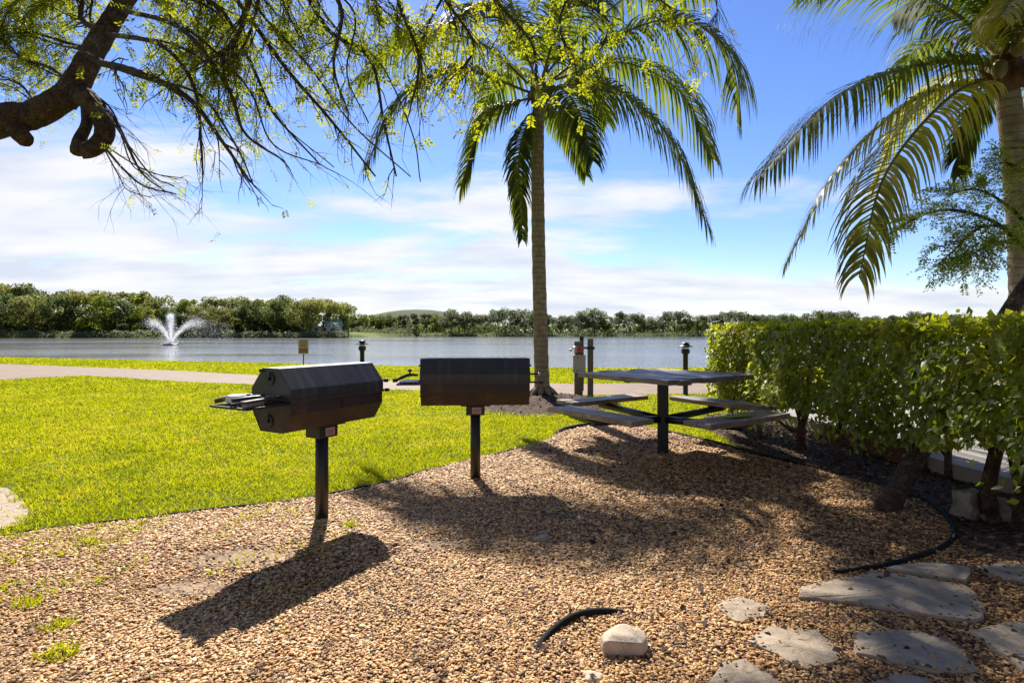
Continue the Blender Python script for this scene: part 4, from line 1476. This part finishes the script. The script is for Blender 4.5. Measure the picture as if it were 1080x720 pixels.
def build_left_tree():
    rs = random.Random(5)
    root = empty('shade_tree', (-6.4, 5.3, 0))
    tag(root, 'foreground shade tree reaching in from the left with drooping yellow-green branches', 'tree')
    D = 5.0
    tr = MB()
    A = lambda px, py, d=D: P(px, py, d)
    start = A(-40, 130, 5.0)
    limb = [Vector((-6.4, 5.3, -.05)), Vector((-6.25, 5.25, 1.2)), Vector((-5.9, 5.15, 2.3)), Vector((-5.3, 5.05, 2.85)), A(0, 128), A(38, 120), A(72, 100)]
    s = spline(limb, 44)
    tr.tube(s, [float(np.interp(i / 43, [0, .3, .6, .8, 1], [.28, .20, .15, .118, .108])) for i in range(44)], 16, jitter=.04)
    up = spline([A(66, 108), A(84, 82, 5.02), A(100, 52, 5.1), A(118, 22, 5.2), A(140, -12, 5.3), A(190, -80, 5.4), A(280, -150, 5.3), A(400, -200, 5.1), A(540, -215, 4.9), A(680, -190, 4.8)], 70)
    tr.tube(up, [float(np.interp(i / 69, [0, .1, .35, .6, 1], [.108, .104, .082, .06, .03])) for i in range(70)], 14, jitter=.035)
    curl = spline([A(78, 96), A(96, 108, 4.95), A(108, 125, 4.92), A(110, 143, 4.9), A(99, 156, 4.85), A(84, 160, 4.8)], 22)
    tr.tube(curl, [float(np.interp(i / 21, [0, .3, .7, 1], [.095, .080, .074, .064])) for i in range(22)], 12, jitter=.03)
    # second arm of the cut stub closing the ring
    ring = spline([A(92, 112, 5.0), A(92, 130, 4.95), A(84, 148, 4.88), A(82, 160, 4.82)], 12)
    tr.tube(ring, [.055, .05, .048, .046, .045, .045, .047, .05, .052, .054, .056, .058], 10, jitter=.04)
    tr.tube([A(10, 128, 5.0), A(20, 140, 4.95), A(27, 148, 4.9)], [.09, .075, .062], 12, jitter=.08)
    tr.build('trunk', M['bark'], root, world=True)
    # drooping branches, each a path through the air hung from the limb
    tw = MB()
    lv = Leaves(); lv2 = Leaves()
    br = [
        ([(104, 66, 5.0), (150, 78, 4.9), (200, 105, 4.8), (235, 150, 4.7), (264, 192, 4.6)], .030, .22),
        ([(92, 95, 5.0), (122, 128, 5.0), (148, 180, 5.1), (176, 203, 5.1)], .016, .10),
        ([(106, 150, 4.8), (130, 178, 4.8), (152, 196, 4.8), (186, 205, 4.8)], .010, .06),
        ([(112, 36, 5.1), (170, 48, 5.3), (205, 92, 5.4), (212, 150, 5.5), (214, 186, 5.5)], .020, .25),
        ([(125, 10, 5.2), (190, 30, 4.7), (240, 92, 4.5), (258, 140, 4.4), (300, 170, 4.4)], .020, .30),
        ([(140, -12, 5.3), (220, 0, 5.5), (262, 62, 5.7), (290, 120, 5.8), (336, 172, 5.8)], .020, .34),
        ([(190, -80, 5.4), (250, 0, 5.2), (300, 70, 5.0), (350, 128, 4.9), (396, 186, 4.8)], .022, .30),
        ([(190, -80, 5.4), (256, -30, 4.6), (256, 25, 4.4), (235, 55, 4.4)], .034, .40),
        ([(280, -150, 5.3), (310, -40, 5.5), (345, 30, 5.7), (390, 62, 5.8), (405, 130, 5.8), (418, 186, 5.8)], .022, .42),
        ([(280, -150, 5.3), (330, -40, 4.6), (360, 10, 4.4), (352, 70, 4.3), (368, 120, 4.3)], .020, .42),
        ([(400, -200, 5.1), (410, -50, 5.0), (425, 15, 5.0), (442, 62, 5.0), (432, 118, 5.0)], .020, .5),
        ([(400, -200, 5.1), (440, -60, 5.5), (470, 0, 5.7), (500, 50, 5.8), (470, 90, 5.9)], .020, .5),
        ([(540, -215, 4.9), (500, -60, 4.5), (520, -5, 4.4), (560, 45, 4.4), (566, 84, 4.4)], .020, .6),
        ([(540, -215, 4.9), (560, -60, 5.2), (600, -8, 5.4), (640, 20, 5.4), (636, 48, 5.4)], .014, .30),
        ([(540, -215, 4.9), (590, -60, 4.6), (600, -14, 4.5), (590, 22, 4.4), (596, 52, 4.4)], .014, .42),
        ([(680, -190, 4.8), (660, -60, 4.7), (680, -16, 4.7), (708, 10, 4.7)], .012, .30),
        ([(680, -190, 4.8), (740, -50, 4.9), (756, 6, 4.9), (752, 22, 4.9)], .006, .05),
        ([(100, 55, 5.1), (70, 45, 5.3), (30, 35, 5.5), (-20, 40, 5.6)], .018, .45),
        ([(110, 34, 5.1), (86, 20, 5.0), (86, -10, 5.0), (60, -40, 5.0)], .030, .45),
        ([(78, 88, 5.0), (50, 70, 5.2), (20, 60, 5.3), (-10, 30, 5.4)], .014, .35),
        ([(40, 112, 5.0), (24, 92, 5.1), (4, 84, 5.2), (-30, 92, 5.3)], .010, .10),
        ([(86, -10, 5.0), (40, -10, 4.7), (10, 10, 4.6), (-10, 60, 4.6)], .016, .5),
        ([(86, -10, 5.0), (60, -5, 5.6), (35, 15, 5.8), (40, 70, 5.8)], .014, .45),
        ([(140, -12, 5.3), (165, -10, 5.7), (180, 20, 5.9), (172, 60, 6.0)], .014, .5),
        ([(190, -80, 5.4), (210, -20, 5.9), (225, 20, 6.1), (205, 60, 6.1)], .016, .5),
        ([(280, -150, 5.3), (290, -50, 5.9), (300, 5, 6.1), (322, 50, 6.2)], .016, .55),
        ([(400, -200, 5.1), (380, -50, 5.6), (395, 0, 5.8), (430, 30, 5.8)], .016, .55),
        ([(540, -215, 4.9), (480, -60, 5.3), (470, -10, 5.4), (450, 30, 5.4), (440, 80, 5.4)], .016, .6),
    ]
    def lowk(p):
        py = 350 - (p.z - EYE) / p.y * F
        return max(0.0, min(1.0, (py - 40) / 110))
    # finer side branches running beside the main ones
    more = []
    for ctrl, r, dens in br:
        if ctrl[-1][0] > 430 or len(ctrl) < 4: continue
        for q in range(1 if r > .017 else 2):
            ox, oy = rs.uniform(-34, 34), rs.uniform(-26, 14)
            c2 = [ctrl[0]] + [(x + ox * (k + 1) / len(ctrl) * 1.4 + rs.uniform(-8, 8), y + oy * (k + 1) / len(ctrl) + rs.uniform(-6, 6), d + rs.uniform(-.25, .25) * (k + 1) / 2) for k, (x, y, d) in enumerate(ctrl[1:])]
            more.append((c2, r * .45, dens * .55))
    for ctrl, r, dens in br + more:
        if ctrl[-1][0] > 180:
            ctrl = [ctrl[0]] + [(x, y, 4.40 + (d - 5.0) * .30) for x, y, d in ctrl[1:]]
        elif ctrl[-1][0] < 110:
            ctrl = [ctrl[0]] + [(x, y, 5.35 + abs(d - 5.0) * .6) for x, y, d in ctrl[1:]]
        pts = spline([A(*c) for c in ctrl], 30)
        near_right = ctrl[-1][0] > 420
        tw.tube(pts, [r * (1 - .8 * i / 29) + .0022 for i in range(30)], 7, caps=False)
        total = sum((pts[i + 1] - pts[i]).length for i in range(29))
        for i in range(2, 30):
            tan = (pts[i] - pts[i - 1]).normalized()
            k = 2 if total > .7 else 1
            for _ in range(k):
                if rs.random() > .56 * (1 - .70 * lowk(pts[i])): continue
                o = Vector((rs.gauss(0, 1), rs.gauss(0, 1), rs.gauss(-.25, .7))).normalized()
                py = 350 - (pts[i].z - EYE) / pts[i].y * F
                low = max(0.0, min(1.0, (py - 40) / 110))
                dn = dens * (1 - .80 * low) + .02
                twig(tw, lv2 if near_right else lv, pts[i], tan * 1.0 + o * .55, rs.uniform(.16, .62) * (1 - .35 * lowk(pts[i])), max(.0024, r * .24), 1, rs, dn * (.42 if near_right else 1.15), .040 if near_right else .033)
    tw.build('branches', M['twig'], root, world=True)
    lv.build('foliage', M['canopy'], root, 1.0, .5)
    lv2.build('foliage', M['canopy'], root, 1.05, .55)


build_left_tree()


def build_leaning_tree():
    rs = random.Random(9)
    b = Vector((2.545, 3.84, 0))
    root = empty('leaning_tree', b)
    tag(root, 'leaning tree whose bent trunk pokes out of the hedge, with feathery branch above', 'tree')
    tr = MB()
    main = spline([b + Vector((-.06, -.02, -.05)), Vector((2.70, 3.9, .22)), Vector((2.97, 4.02, .50)), Vector((3.45, 4.2, .95)), P(1068, 322, 4.45), P(1105, 270, 4.7), P(1150, 200, 4.9)], 40)
    tr.tube(main, [float(np.interp(i / 39, [0, .08, .3, 1], [.086, .066, .062, .05])) for i in range(40)], 14, jitter=.05)
    br = [
        ([P(1105, 270, 4.7), P(1082, 262, 4.6), P(1052, 236, 4.55), P(1010, 222, 4.5), P(975, 226, 4.5), P(944, 243, 4.5)], .020),
        ([P(1105, 270, 4.7), P(1085, 240, 4.8), P(1060, 215, 4.9), P(1030, 200, 4.9), P(1000, 205, 4.9)], .018),
        ([P(1060, 238, 4.56), P(1035, 240, 4.4), P(1015, 255, 4.3), P(1000, 270, 4.3)], .010),
        ([P(1090, 262, 4.6), P(1060, 255, 4.5), P(1035, 262, 4.4), P(1020, 275, 4.4)], .010),
        ([P(1150, 200, 4.9), P(1110, 190, 4.9), P(1080, 178, 4.9), P(1062, 172, 4.9)], .014),
        ([P(1150, 200, 4.9), P(1120, 165, 4.8), P(1085, 156, 4.8), P(1035, 158, 4.8)], .007),
        ([P(1150, 200, 4.9), P(1180, 150, 5), P(1210, 120, 5)], .02),
    ]
    lv = Leaves()
    for j, (ctrl, r) in enumerate(br):
        pts = spline(ctrl, 24)
        tr.tube(pts, [r * (1 - .8 * i / 23) + .002 for i in range(24)], 7, caps=False)
        if j == 5: continue
        for i in range(5, 24):
            for _ in range(2):
                tan = (pts[i] - pts[i - 1]).normalized()
                o = Vector((rs.gauss(0, 1), rs.gauss(0, 1), rs.gauss(.25, .25)))
                twig(tr, lv, pts[i], tan * .8 + o.normalized() * .8, rs.uniform(.10, .24), .003, 1, rs, .95, .030, 4)
    tr.build('trunk', M['bark'], root, world=True)
    lv.build('foliage', M['feather_leaf'], root, 1.0, .45)


build_leaning_tree()


# ------------------------------------------------------------------ far shore
def crown_mesh(name, h, w, mat, seed, n, leaf, base=.22, lobes=14, shape='round'):
    r = np.random.default_rng(seed)
    cz = h * (base + (1 - base) * .5)
    a = r.uniform(0, 6.28, lobes); q = np.sqrt(r.random(lobes)) * .62
    u = r.uniform(-1, 1, lobes)
    env = np.sqrt(np.maximum(0, 1 - np.abs(u) ** 2.0))
    if shape == 'flat':
        u = r.uniform(.0, .85, lobes); env = 1.15 - .4 * u
    cx, cy = np.cos(a) * q * w * .62 * (.4 + env), np.sin(a) * q * w * .62 * (.4 + env)
    lz = cz + u * h * (1 - base) * .40
    lr = w * r.uniform(.11, .23, lobes)
    i = r.integers(0, lobes, n)
    d = norm(r.normal(size=(n, 3)))
    rad = lr[i] * (.45 + .6 * r.random(n) ** .6)
    pos = np.stack([cx[i], cy[i], lz[i]], 1) + d * rad[:, None] * (1, 1, .78)
    pos[:, 2] = np.clip(pos[:, 2], h * base * .6, None)
    nrm = d + r.normal(size=(n, 3)) * .4
    dirs = r.normal(size=(n, 3))
    size = leaf * r.uniform(.55, 1.35, n)
    rnd = np.clip(.38 + r.uniform(-.2, .2, lobes)[i] + r.normal(0, .15, n), 0, 1)
    return cards(name, pos, dirs, nrm, size, CLUMP_T, CLUMP_F, mat, rnd)


def trunk_mesh(h, w, seed):
    rs = random.Random(seed)
    mb = MB()
    top = Vector((rs.uniform(-.3, .3), 0, h * .55))
    mb.tube([Vector((0, 0, -.4)), Vector((rs.uniform(-.1, .1), 0, h * .2)), top], [h * .022, h * .017, h * .010], 7)
    for k in range(5):
        a = rs.uniform(0, 6.28)
        e = Vector((math.cos(a) * w * .3, math.sin(a) * w * .3, h * rs.uniform(.5, .8)))
        s = Vector((0, 0, h * rs.uniform(.18, .32)))
        mb.tube([s, s.lerp(e, .5), e], [h * .011, h * .008, h * .004], 5)
    o = mb.build('trunk', M['far_trunk'])
    me = o.data
    bpy.data.objects.remove(o)
    return me


ORD = ['first', 'second', 'third', 'fourth', 'fifth', 'sixth', 'seventh', 'eighth', 'ninth', 'tenth', 'eleventh', 'twelfth', 'thirteenth', 'fourteenth', 'fifteenth', 'sixteenth', 'seventeenth', 'eighteenth', 'nineteenth', 'twentieth'] + ['%d%s' % (k, 'st' if k % 10 == 1 else 'nd' if k % 10 == 2 else 'rd' if k % 10 == 3 else 'th') for k in range(21, 60)]


def build_far_shore():
    rs = random.Random(3)
    protos = {}
    for nm, h, w, mk, sd, n, lf, base, lob, shp in (
            ('broad_olive', 16, 13, 'far_olive', 1, 4200, .46, .12, 34, 'round'), ('dense_green', 16, 11, 'far_green', 2, 4200, .46, .06, 32, 'round'),
            ('lime', 14, 10, 'far_lime', 3, 3600, .44, .10, 28, 'round'), ('rusty_flat', 16, 14, 'far_rust', 4, 3800, .46, .36, 30, 'flat'),
            ('spreading_green', 15, 13, 'far_green', 8, 4200, .48, .16, 34, 'round'),
            ('olive_b', 16, 12, 'far_olive', 12, 4000, .46, .08, 28, 'round'),
            ('grey_a', 9, 8, 'far_grey', 5, 2200, .36, .16, 22, 'round'), ('grey_b', 9, 9.5, 'far_grey', 6, 2300, .36, .30, 24, 'flat'),
            ('grey_c', 9, 6.5, 'far_grey', 15, 2000, .34, .20, 20, 'round'), ('small_green', 8, 8, 'far_green', 7, 2000, .36, .06, 22, 'round'), ('small_lime', 7, 7, 'far_lime', 9, 1700, .36, .06, 18, 'round')):
        protos[nm] = (crown_mesh('crown', h, w, M[mk], sd, n, lf, base, lob, shp), trunk_mesh(h, w, sd), h)
    desc = {'broad_olive': 'broad olive', 'dense_green': 'dense dark green', 'lime': 'bright yellow-green', 'rusty_flat': 'flat-topped rusty olive', 'spreading_green': 'spreading green',
            'olive_b': 'rounded olive', 'grey_a': 'round grey-green', 'grey_b': 'flat-topped grey-green', 'grey_c': 'slim grey-green', 'small_green': 'bushy dark green', 'small_lime': 'small yellow-green'}

    def plant(kind, px, d, hh, seg, group):
        cm, tm, h = protos[kind]
        x = (px - 540) / 600 * d
        shore = float(lerp_tab(FAR, x))
        z = .2 + min(1.2, max(0, (d - shore) / 60 * 1.2))
        r = empty('shore_tree', (x, d, z), rs.uniform(0, 6.28))
        k = hh / h
        r.scale = (k * rs.uniform(.92, 1.12),) * 2 + (k,)
        for nm, me in (('crown', cm), ('trunk', tm)):
            o = bpy.data.objects.new(nm, me); link(o, r)
        trees.append((px, kind, seg, r, group))
    trees = []
    # left grove: front row
    front = [(-34, 'dense_green', 17), (2, 'spreading_green', 15), (30, 'broad_olive', 14), (66, 'dense_green', 14), (98, 'lime', 15), (124, 'dense_green', 15), (150, 'lime', 13),
             (176, 'dense_green', 14), (205, 'olive_b', 13), (232, 'broad_olive', 13), (262, 'dense_green', 15), (290, 'spreading_green', 14), (318, 'broad_olive', 15), (344, 'rusty_flat', 14.5)]
    for px, kd, hh in front:
        hh *= float(np.interp(px, [60, 190, 300, 350], [1, .82, .86, .80]))
        plant(kd, px + rs.uniform(-3, 3), 196 + rs.uniform(0, 5), hh * rs.uniform(.80, 1.02), 'front', 'trees of the left grove across the lake')
    for px, kd, hh in [(-40, 'rusty_flat', 21), (-12, 'rusty_flat', 20), (18, 'spreading_green', 18.5), (52, 'broad_olive', 17.5), (84, 'rusty_flat', 18.5), (112, 'olive_b', 18.5), (140, 'lime', 18.5), (168, 'broad_olive', 17), (196, 'lime', 16.5),
                       (224, 'olive_b', 17), (252, 'broad_olive', 17), (278, 'lime', 17.5), (306, 'spreading_green', 17), (334, 'rusty_flat', 17.5), (356, 'rusty_flat', 16)]:
        hh *= float(np.interp(px, [-20, 60, 190, 300, 350], [1.06, 1.0, .80, .84, .72]))
        plant(kd, px + rs.uniform(-3, 3), 212 + rs.uniform(0, 8), hh * rs.uniform(.90, 1.08), 'back', 'trees of the left grove across the lake')
    # line along the far shore
    kinds = ['grey_a', 'grey_b', 'grey_c', 'grey_a', 'small_green', 'grey_b']
    px = 366
    while px < 1010:
        if px < 470:
            kd, hh = rs.choice(['small_green', 'small_lime', 'small_green', 'grey_c']), rs.uniform(7.5, 10.5)
        else:
            kd, hh = rs.choice(kinds), rs.uniform(7.6, 11.4) * (1 - .12 * (px > 640))
        plant(kd, px, 246 + rs.uniform(0, 10), hh, 'line', 'trees lined along the far shore')
        px += rs.uniform(9.5, 14.5)
    # labels with a place one can find
    def name(lst, where, frm):
        lst = sorted(lst, key=lambda t: t[0])
        for i, (px, kind, seg, r, g) in enumerate(lst):
            tag(r, f'{desc[kind]} tree {where}, {ORD[i]} from {frm}', 'tree', g)
    fr = [t for t in trees if t[2] == 'front']
    bk = [t for t in trees if t[2] == 'back']
    ln = [t for t in trees if t[2] == 'line']
    name([t for t in fr if t[0] < 180], 'at the waterline left of the fountain', 'left')
    name([t for t in fr if t[0] >= 180], 'at the waterline right of the fountain', 'left')
    name([t for t in bk if t[0] < 180], 'in the rear row left of the fountain', 'left')
    name([t for t in bk if t[0] >= 180], 'in the rear row right of the fountain', 'left')
    name([t for t in ln if t[0] < 442], 'on far shore between the grove and frontal grill', 'left')
    name([t for t in ln if 442 <= t[0] < 568], 'on far shore above the frontal grill', 'left')
    name([t for t in ln if 568 <= t[0] < 650], 'on far shore right of the palm trunk', 'left')
    name([t for t in ln if 650 <= t[0] < 752], 'on far shore over the picnic table', 'left')
    name([t for t in ln if t[0] >= 752], 'on far shore showing over the hedge', 'left')

    # woods behind, and shoreline undergrowth: masses nobody could count
    def mass(name, spec, label, cat, mats):
        pos, rnd, siz = [], [], []
        for (px0, px1, d0, d1, z0, z1, n, sz) in spec:
            px_ = RNG.uniform(px0, px1, n); d = RNG.uniform(d0, d1, n)
            x = (px_ - 540) / 600 * d
            top = z0 + (z1 - z0) * (.50 + .50 * vnoise(px_ / 5.0, d / 9, 1, 77))
            z = z0 + (top - z0) * RNG.random(n) ** 1.15
            pos.append(np.stack([x, d, z], 1)); rnd.append(np.clip(.35 + RNG.normal(0, .2, n) + (vnoise(px_ / 14, d / 9, 1, 5) - .5) * .5, 0, 1)); siz.append(sz * RNG.uniform(.5, 1.4, n))
        pos, rnd, siz = map(np.concatenate, (pos, rnd, siz))
        n = len(pos)
        me = cards(name, pos, RNG.normal(size=(n, 3)), RNG.normal(size=(n, 3)) + (0, -.4, .5), siz, CLUMP_T, CLUMP_F, mats, rnd)
        tag(link(bpy.data.objects.new(name, me)), label, cat, kind='stuff')
    mass('woods', [(-80, 368, 206, 226, .2, 9.5, 20000, .85), (360, 1040, 258, 272, .2, 7.6, 26000, .62), (1040, 1300, 240, 280, .2, 9, 6000, .9), (-400, -80, 195, 230, .2, 17, 9000, 1.1)],
         'dark woods massed behind the shoreline trees', 'woods', M['far_green'])
    mass('undergrowth', [(-60, 366, 186.5, 196, -.8, 2.2, 13000, .42), (362, 1040, 235, 248, -.8, 1.5, 15000, .38), (355, 440, 236, 246, .0, 3.8, 1600, .45)],
         'low bushes and reeds along the far waterline', 'undergrowth', M['far_grey'])
    # small lakeside house under the grove
    d = 204
    root = empty('lake_house', ((345 - 540) / 600 * d, d, .2))
    tag(root, 'pale lakeside house with teal roof half hidden under far trees', 'house')
    MB().box((0, 0, 1.6), (9, 6, 3.2)).build('wall', M['house_wall'], root)
    MB().prism([(-3.5, 3.2), (0, 5.0), (3.5, 3.2)], -5.1, 5.1).build('roof', M['house_roof'], root)
    for x in (-3, 0, 3):
        MB().box((x, -3.02, 1.7), (1.4, .08, 1.4)).build('window', M['glass_dark'], root)


build_far_shore()


# ------------------------------------------------------------------ fountain
def build_fountain():
    d = 86.0
    c = Vector(((180 - 540) / 600 * d, d, WATER_Z))
    root = empty('fountain', c)
    tag(root, 'lake fountain with one upright and two slanting white jets', 'fountain')
    MB().lathe((0, 0, 0), [(1.0, -.1), (1.1, .05), (1.0, .16), (.5, .2), (.2, .3), (0, .32)], 20).build('float', M['black_steel'], root)

    def jet(vx, vz, n, spread, fall, tmax, name='jet', puff=0.0):
        t = RNG.random(n) ** 1.2 * tmax
        s = .05 + spread * t / tmax
        sp = RNG.normal(0, 1, (n, 3))
        k = RNG.uniform(1 - fall, 1, n)
        x = vx * t * k + sp[:, 0] * s
        y = sp[:, 1] * s
        z = .25 + vz * t * k - 4.9 * t * t * k + sp[:, 2] * s * .7 - puff * RNG.random(n) * t / tmax
        m = z > .05
        pos = np.stack([x, y, z], 1)[m]
        n2 = len(pos)
        me = cards(name, pos, RNG.normal(size=(n2, 3)) * .4 + (0, 0, 1), RNG.normal(size=(n2, 3)), RNG.uniform(.025, .085, n2), FINE_T, FINE_F, M['spray'], RNG.random(n2), 1.6)
        link(bpy.data.objects.new(name, me), root)
    jet(0.0, 9.3, 5200, .24, .12, 1.05)
    # falling curtain of the upright jet
    n = 2600
    u = RNG.random(n) ** .7
    pos = np.stack([RNG.normal(0, 1, n) * (.16 + .55 * u), RNG.normal(0, 1, n) * (.16 + .5 * u), .1 + (1 - u) * 4.5], 1)
    me = cards('falling_spray', pos, RNG.normal(size=(n, 3)) * .3 + (0, 0, 1), RNG.normal(size=(n, 3)), RNG.uniform(.03, .09, n), FINE_T, FINE_F, M['spray'], RNG.random(n), 1.6)
    link(bpy.data.objects.new('falling_spray', me), root)
    jet(-3.6, 8.6, 4600, .48, .12, .98, puff=1.0)
    jet(5.0, 8.6, 4600, .50, .12, 1.02, puff=1.0)
    # drifting mist on the lee side
    n = 2600
    x = RNG.uniform(2.5, 9, n)
    pos = np.stack([x, RNG.normal(0, .8, n), .2 + RNG.random(n) ** .8 * (4.6 - .25 * (x - 2.5))], 1)
    me = cards('mist', pos, RNG.normal(size=(n, 3)), RNG.normal(size=(n, 3)), RNG.uniform(.02, .06, n), FINE_T, FINE_F, M['spray'], RNG.random(n), 1.6)
    link(bpy.data.objects.new('mist', me), root)


build_fountain()


# ------------------------------------------------------------------ light, sky, camera
SUN_EL, SUN_AZ = R(42), R(-15)       # azimuth from +Y towards +X


def build_light():
    w = bpy.data.worlds.new('World')
    SC.world = w
    w.use_nodes = True
    t = w.node_tree
    t.nodes.clear()
    nn, L = t.nodes.new, t.links.new
    out = nn('ShaderNodeOutputWorld'); bg = nn('ShaderNodeBackground')
    sky = nn('ShaderNodeTexSky'); sky.sky_type = 'NISHITA'; sky.sun_disc = False
    sky.sun_elevation = SUN_EL; sky.sun_rotation = SUN_AZ % (2 * math.pi)
    sky.air_density = 1.0; sky.dust_density = .1; sky.ozone_density = 3.5
    tc = nn('ShaderNodeTexCoord'); sep = nn('ShaderNodeSeparateXYZ'); L(tc.outputs['Generated'], sep.inputs[0])

    def mth(op, a, b=None, clamp=False):
        m = nn('ShaderNodeMath'); m.operation = op; m.use_clamp = clamp
        for s, v in zip(m.inputs, (a, b)):
            if v is None: continue
            if isinstance(v, (int, float)): s.default_value = v
            else: L(v, s)
        return m.outputs[0]
    z = mth('MAXIMUM', sep.outputs['Z'], 0.0)
    zz = mth('ADD', z, .16)
    cmb = nn('ShaderNodeCombineXYZ')
    L(mth('DIVIDE', sep.outputs['X'], zz), cmb.inputs[0]); L(mth('DIVIDE', sep.outputs['Y'], zz), cmb.inputs[1])
    mp = nn('ShaderNodeMapping'); mp.inputs['Scale'].default_value = (.55, 1.0, 1); mp.inputs['Location'].default_value = (.55, .35, 0); mp.inputs['Rotation'].default_value = (0, 0, R(-14))
    L(cmb.outputs[0], mp.inputs['Vector'])
    n1 = nn('ShaderNodeTexNoise'); n1.inputs['Scale'].default_value = 1.15; n1.inputs['Detail'].default_value = 10; n1.inputs['Roughness'].default_value = .60; n1.inputs['Distortion'].default_value = .35
    L(mp.outputs[0], n1.inputs['Vector'])
    # cloud bank sits low over the lake, thins out with height
    bank = nn('ShaderNodeMapRange'); L(z, bank.inputs[0])
    for i, v in enumerate((0.02, .44, .20, -.19)): bank.inputs[i + 1].default_value = v
    back = mth('MULTIPLY', mth('MAXIMUM', mth('MULTIPLY', sep.outputs['Y'], -1.0), 0.0), -.35)
    west = mth('MULTIPLY', sep.outputs['X'], -.13)
    zen = nn('ShaderNodeMapRange'); L(z, zen.inputs[0])
    for i, v in enumerate((.55, .9, 0, -.25)): zen.inputs[i + 1].default_value = v
    f = mth('ADD', mth('ADD', mth('ADD', mth('ADD', n1.outputs[0], bank.outputs[0]), back), zen.outputs[0]), west)
    cr = nn('ShaderNodeMapRange'); cr.interpolation_type = 'SMOOTHSTEP'; L(f, cr.inputs[0])
    for i, v in enumerate((.47, .66, 0, .95)): cr.inputs[i + 1].default_value = v
    # denser cores are a little greyer
    n2 = nn('ShaderNodeTexNoise'); n2.inputs['Scale'].default_value = 2.3; n2.inputs['Detail'].default_value = 6
    L(mp.outputs[0], n2.inputs['Vector'])
    cc = nn('ShaderNodeValToRGB'); L(n2.outputs[0], cc.inputs[0])
    cc.color_ramp.elements[0].position = .35; cc.color_ramp.elements[0].color = (CL * .74, CL * .80, CL * .92, 1)
    cc.color_ramp.elements[1].position = .60; cc.color_ramp.elements[1].color = (CL, CL * 1.0, CL * 1.02, 1)
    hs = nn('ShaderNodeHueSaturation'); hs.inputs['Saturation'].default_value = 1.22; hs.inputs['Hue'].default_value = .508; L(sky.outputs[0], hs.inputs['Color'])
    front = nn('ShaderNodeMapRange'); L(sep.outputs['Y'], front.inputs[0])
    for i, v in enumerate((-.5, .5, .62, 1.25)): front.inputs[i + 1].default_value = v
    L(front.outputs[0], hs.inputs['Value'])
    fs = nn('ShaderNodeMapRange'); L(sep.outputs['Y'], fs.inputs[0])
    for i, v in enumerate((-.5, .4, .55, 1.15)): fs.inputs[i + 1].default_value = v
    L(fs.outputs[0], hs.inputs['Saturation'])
    mx = nn('ShaderNodeMix'); mx.data_type = 'RGBA'
    tint = nn('ShaderNodeMix'); tint.data_type = 'RGBA'; tint.blend_type = 'MULTIPLY'; tint.inputs[0].default_value = 1
    tint.inputs[7].default_value = (.95, .93, 1.06, 1); L(hs.outputs[0], tint.inputs[6])
    L(cr.outputs[0], mx.inputs[0]); L(tint.outputs[2], mx.inputs[6]); L(cc.outputs[0], mx.inputs[7])
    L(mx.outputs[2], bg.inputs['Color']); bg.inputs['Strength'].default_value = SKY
    L(bg.outputs[0], out.inputs['Surface'])
    sd = bpy.data.lights.new('sun', 'SUN'); sd.energy = SUN; sd.angle = R(.53); sd.color = (1, .94, .85)
    so = link(bpy.data.objects.new('sun', sd))
    dirv = Vector((math.sin(SUN_AZ) * math.cos(SUN_EL), math.cos(SUN_AZ) * math.cos(SUN_EL), math.sin(SUN_EL)))
    so.rotation_euler = (-dirv).to_track_quat('-Z', 'Y').to_euler()
    so.location = (0, 0, 20)
    cd = bpy.data.cameras.new('camera'); cd.lens = 20; cd.sensor_width = 36; cd.clip_end = 6000; cd.clip_start = .05
    cd.shift_y = -10 / 1080
    co = link(bpy.data.objects.new('camera', cd)); co.location = (0, 0, EYE); co.rotation_euler = (R(90), 0, 0)
    SC.camera = co
    vs = SC.view_settings
    vs.view_transform = 'Standard'; vs.look = 'None'; vs.gamma = 1; vs.use_curve_mapping = False; vs.exposure = EXPO
    cy = SC.cycles
    cy.max_bounces = 8; cy.diffuse_bounces = 4; cy.glossy_bounces = 3; cy.transmission_bounces = 5; cy.transparent_max_bounces = 8
    cy.sample_clamp_indirect = 6
    cy.use_denoising = True


SKY, SUN, CL, EXPO = .065, 5.0, 7.6, 1.0
build_light()
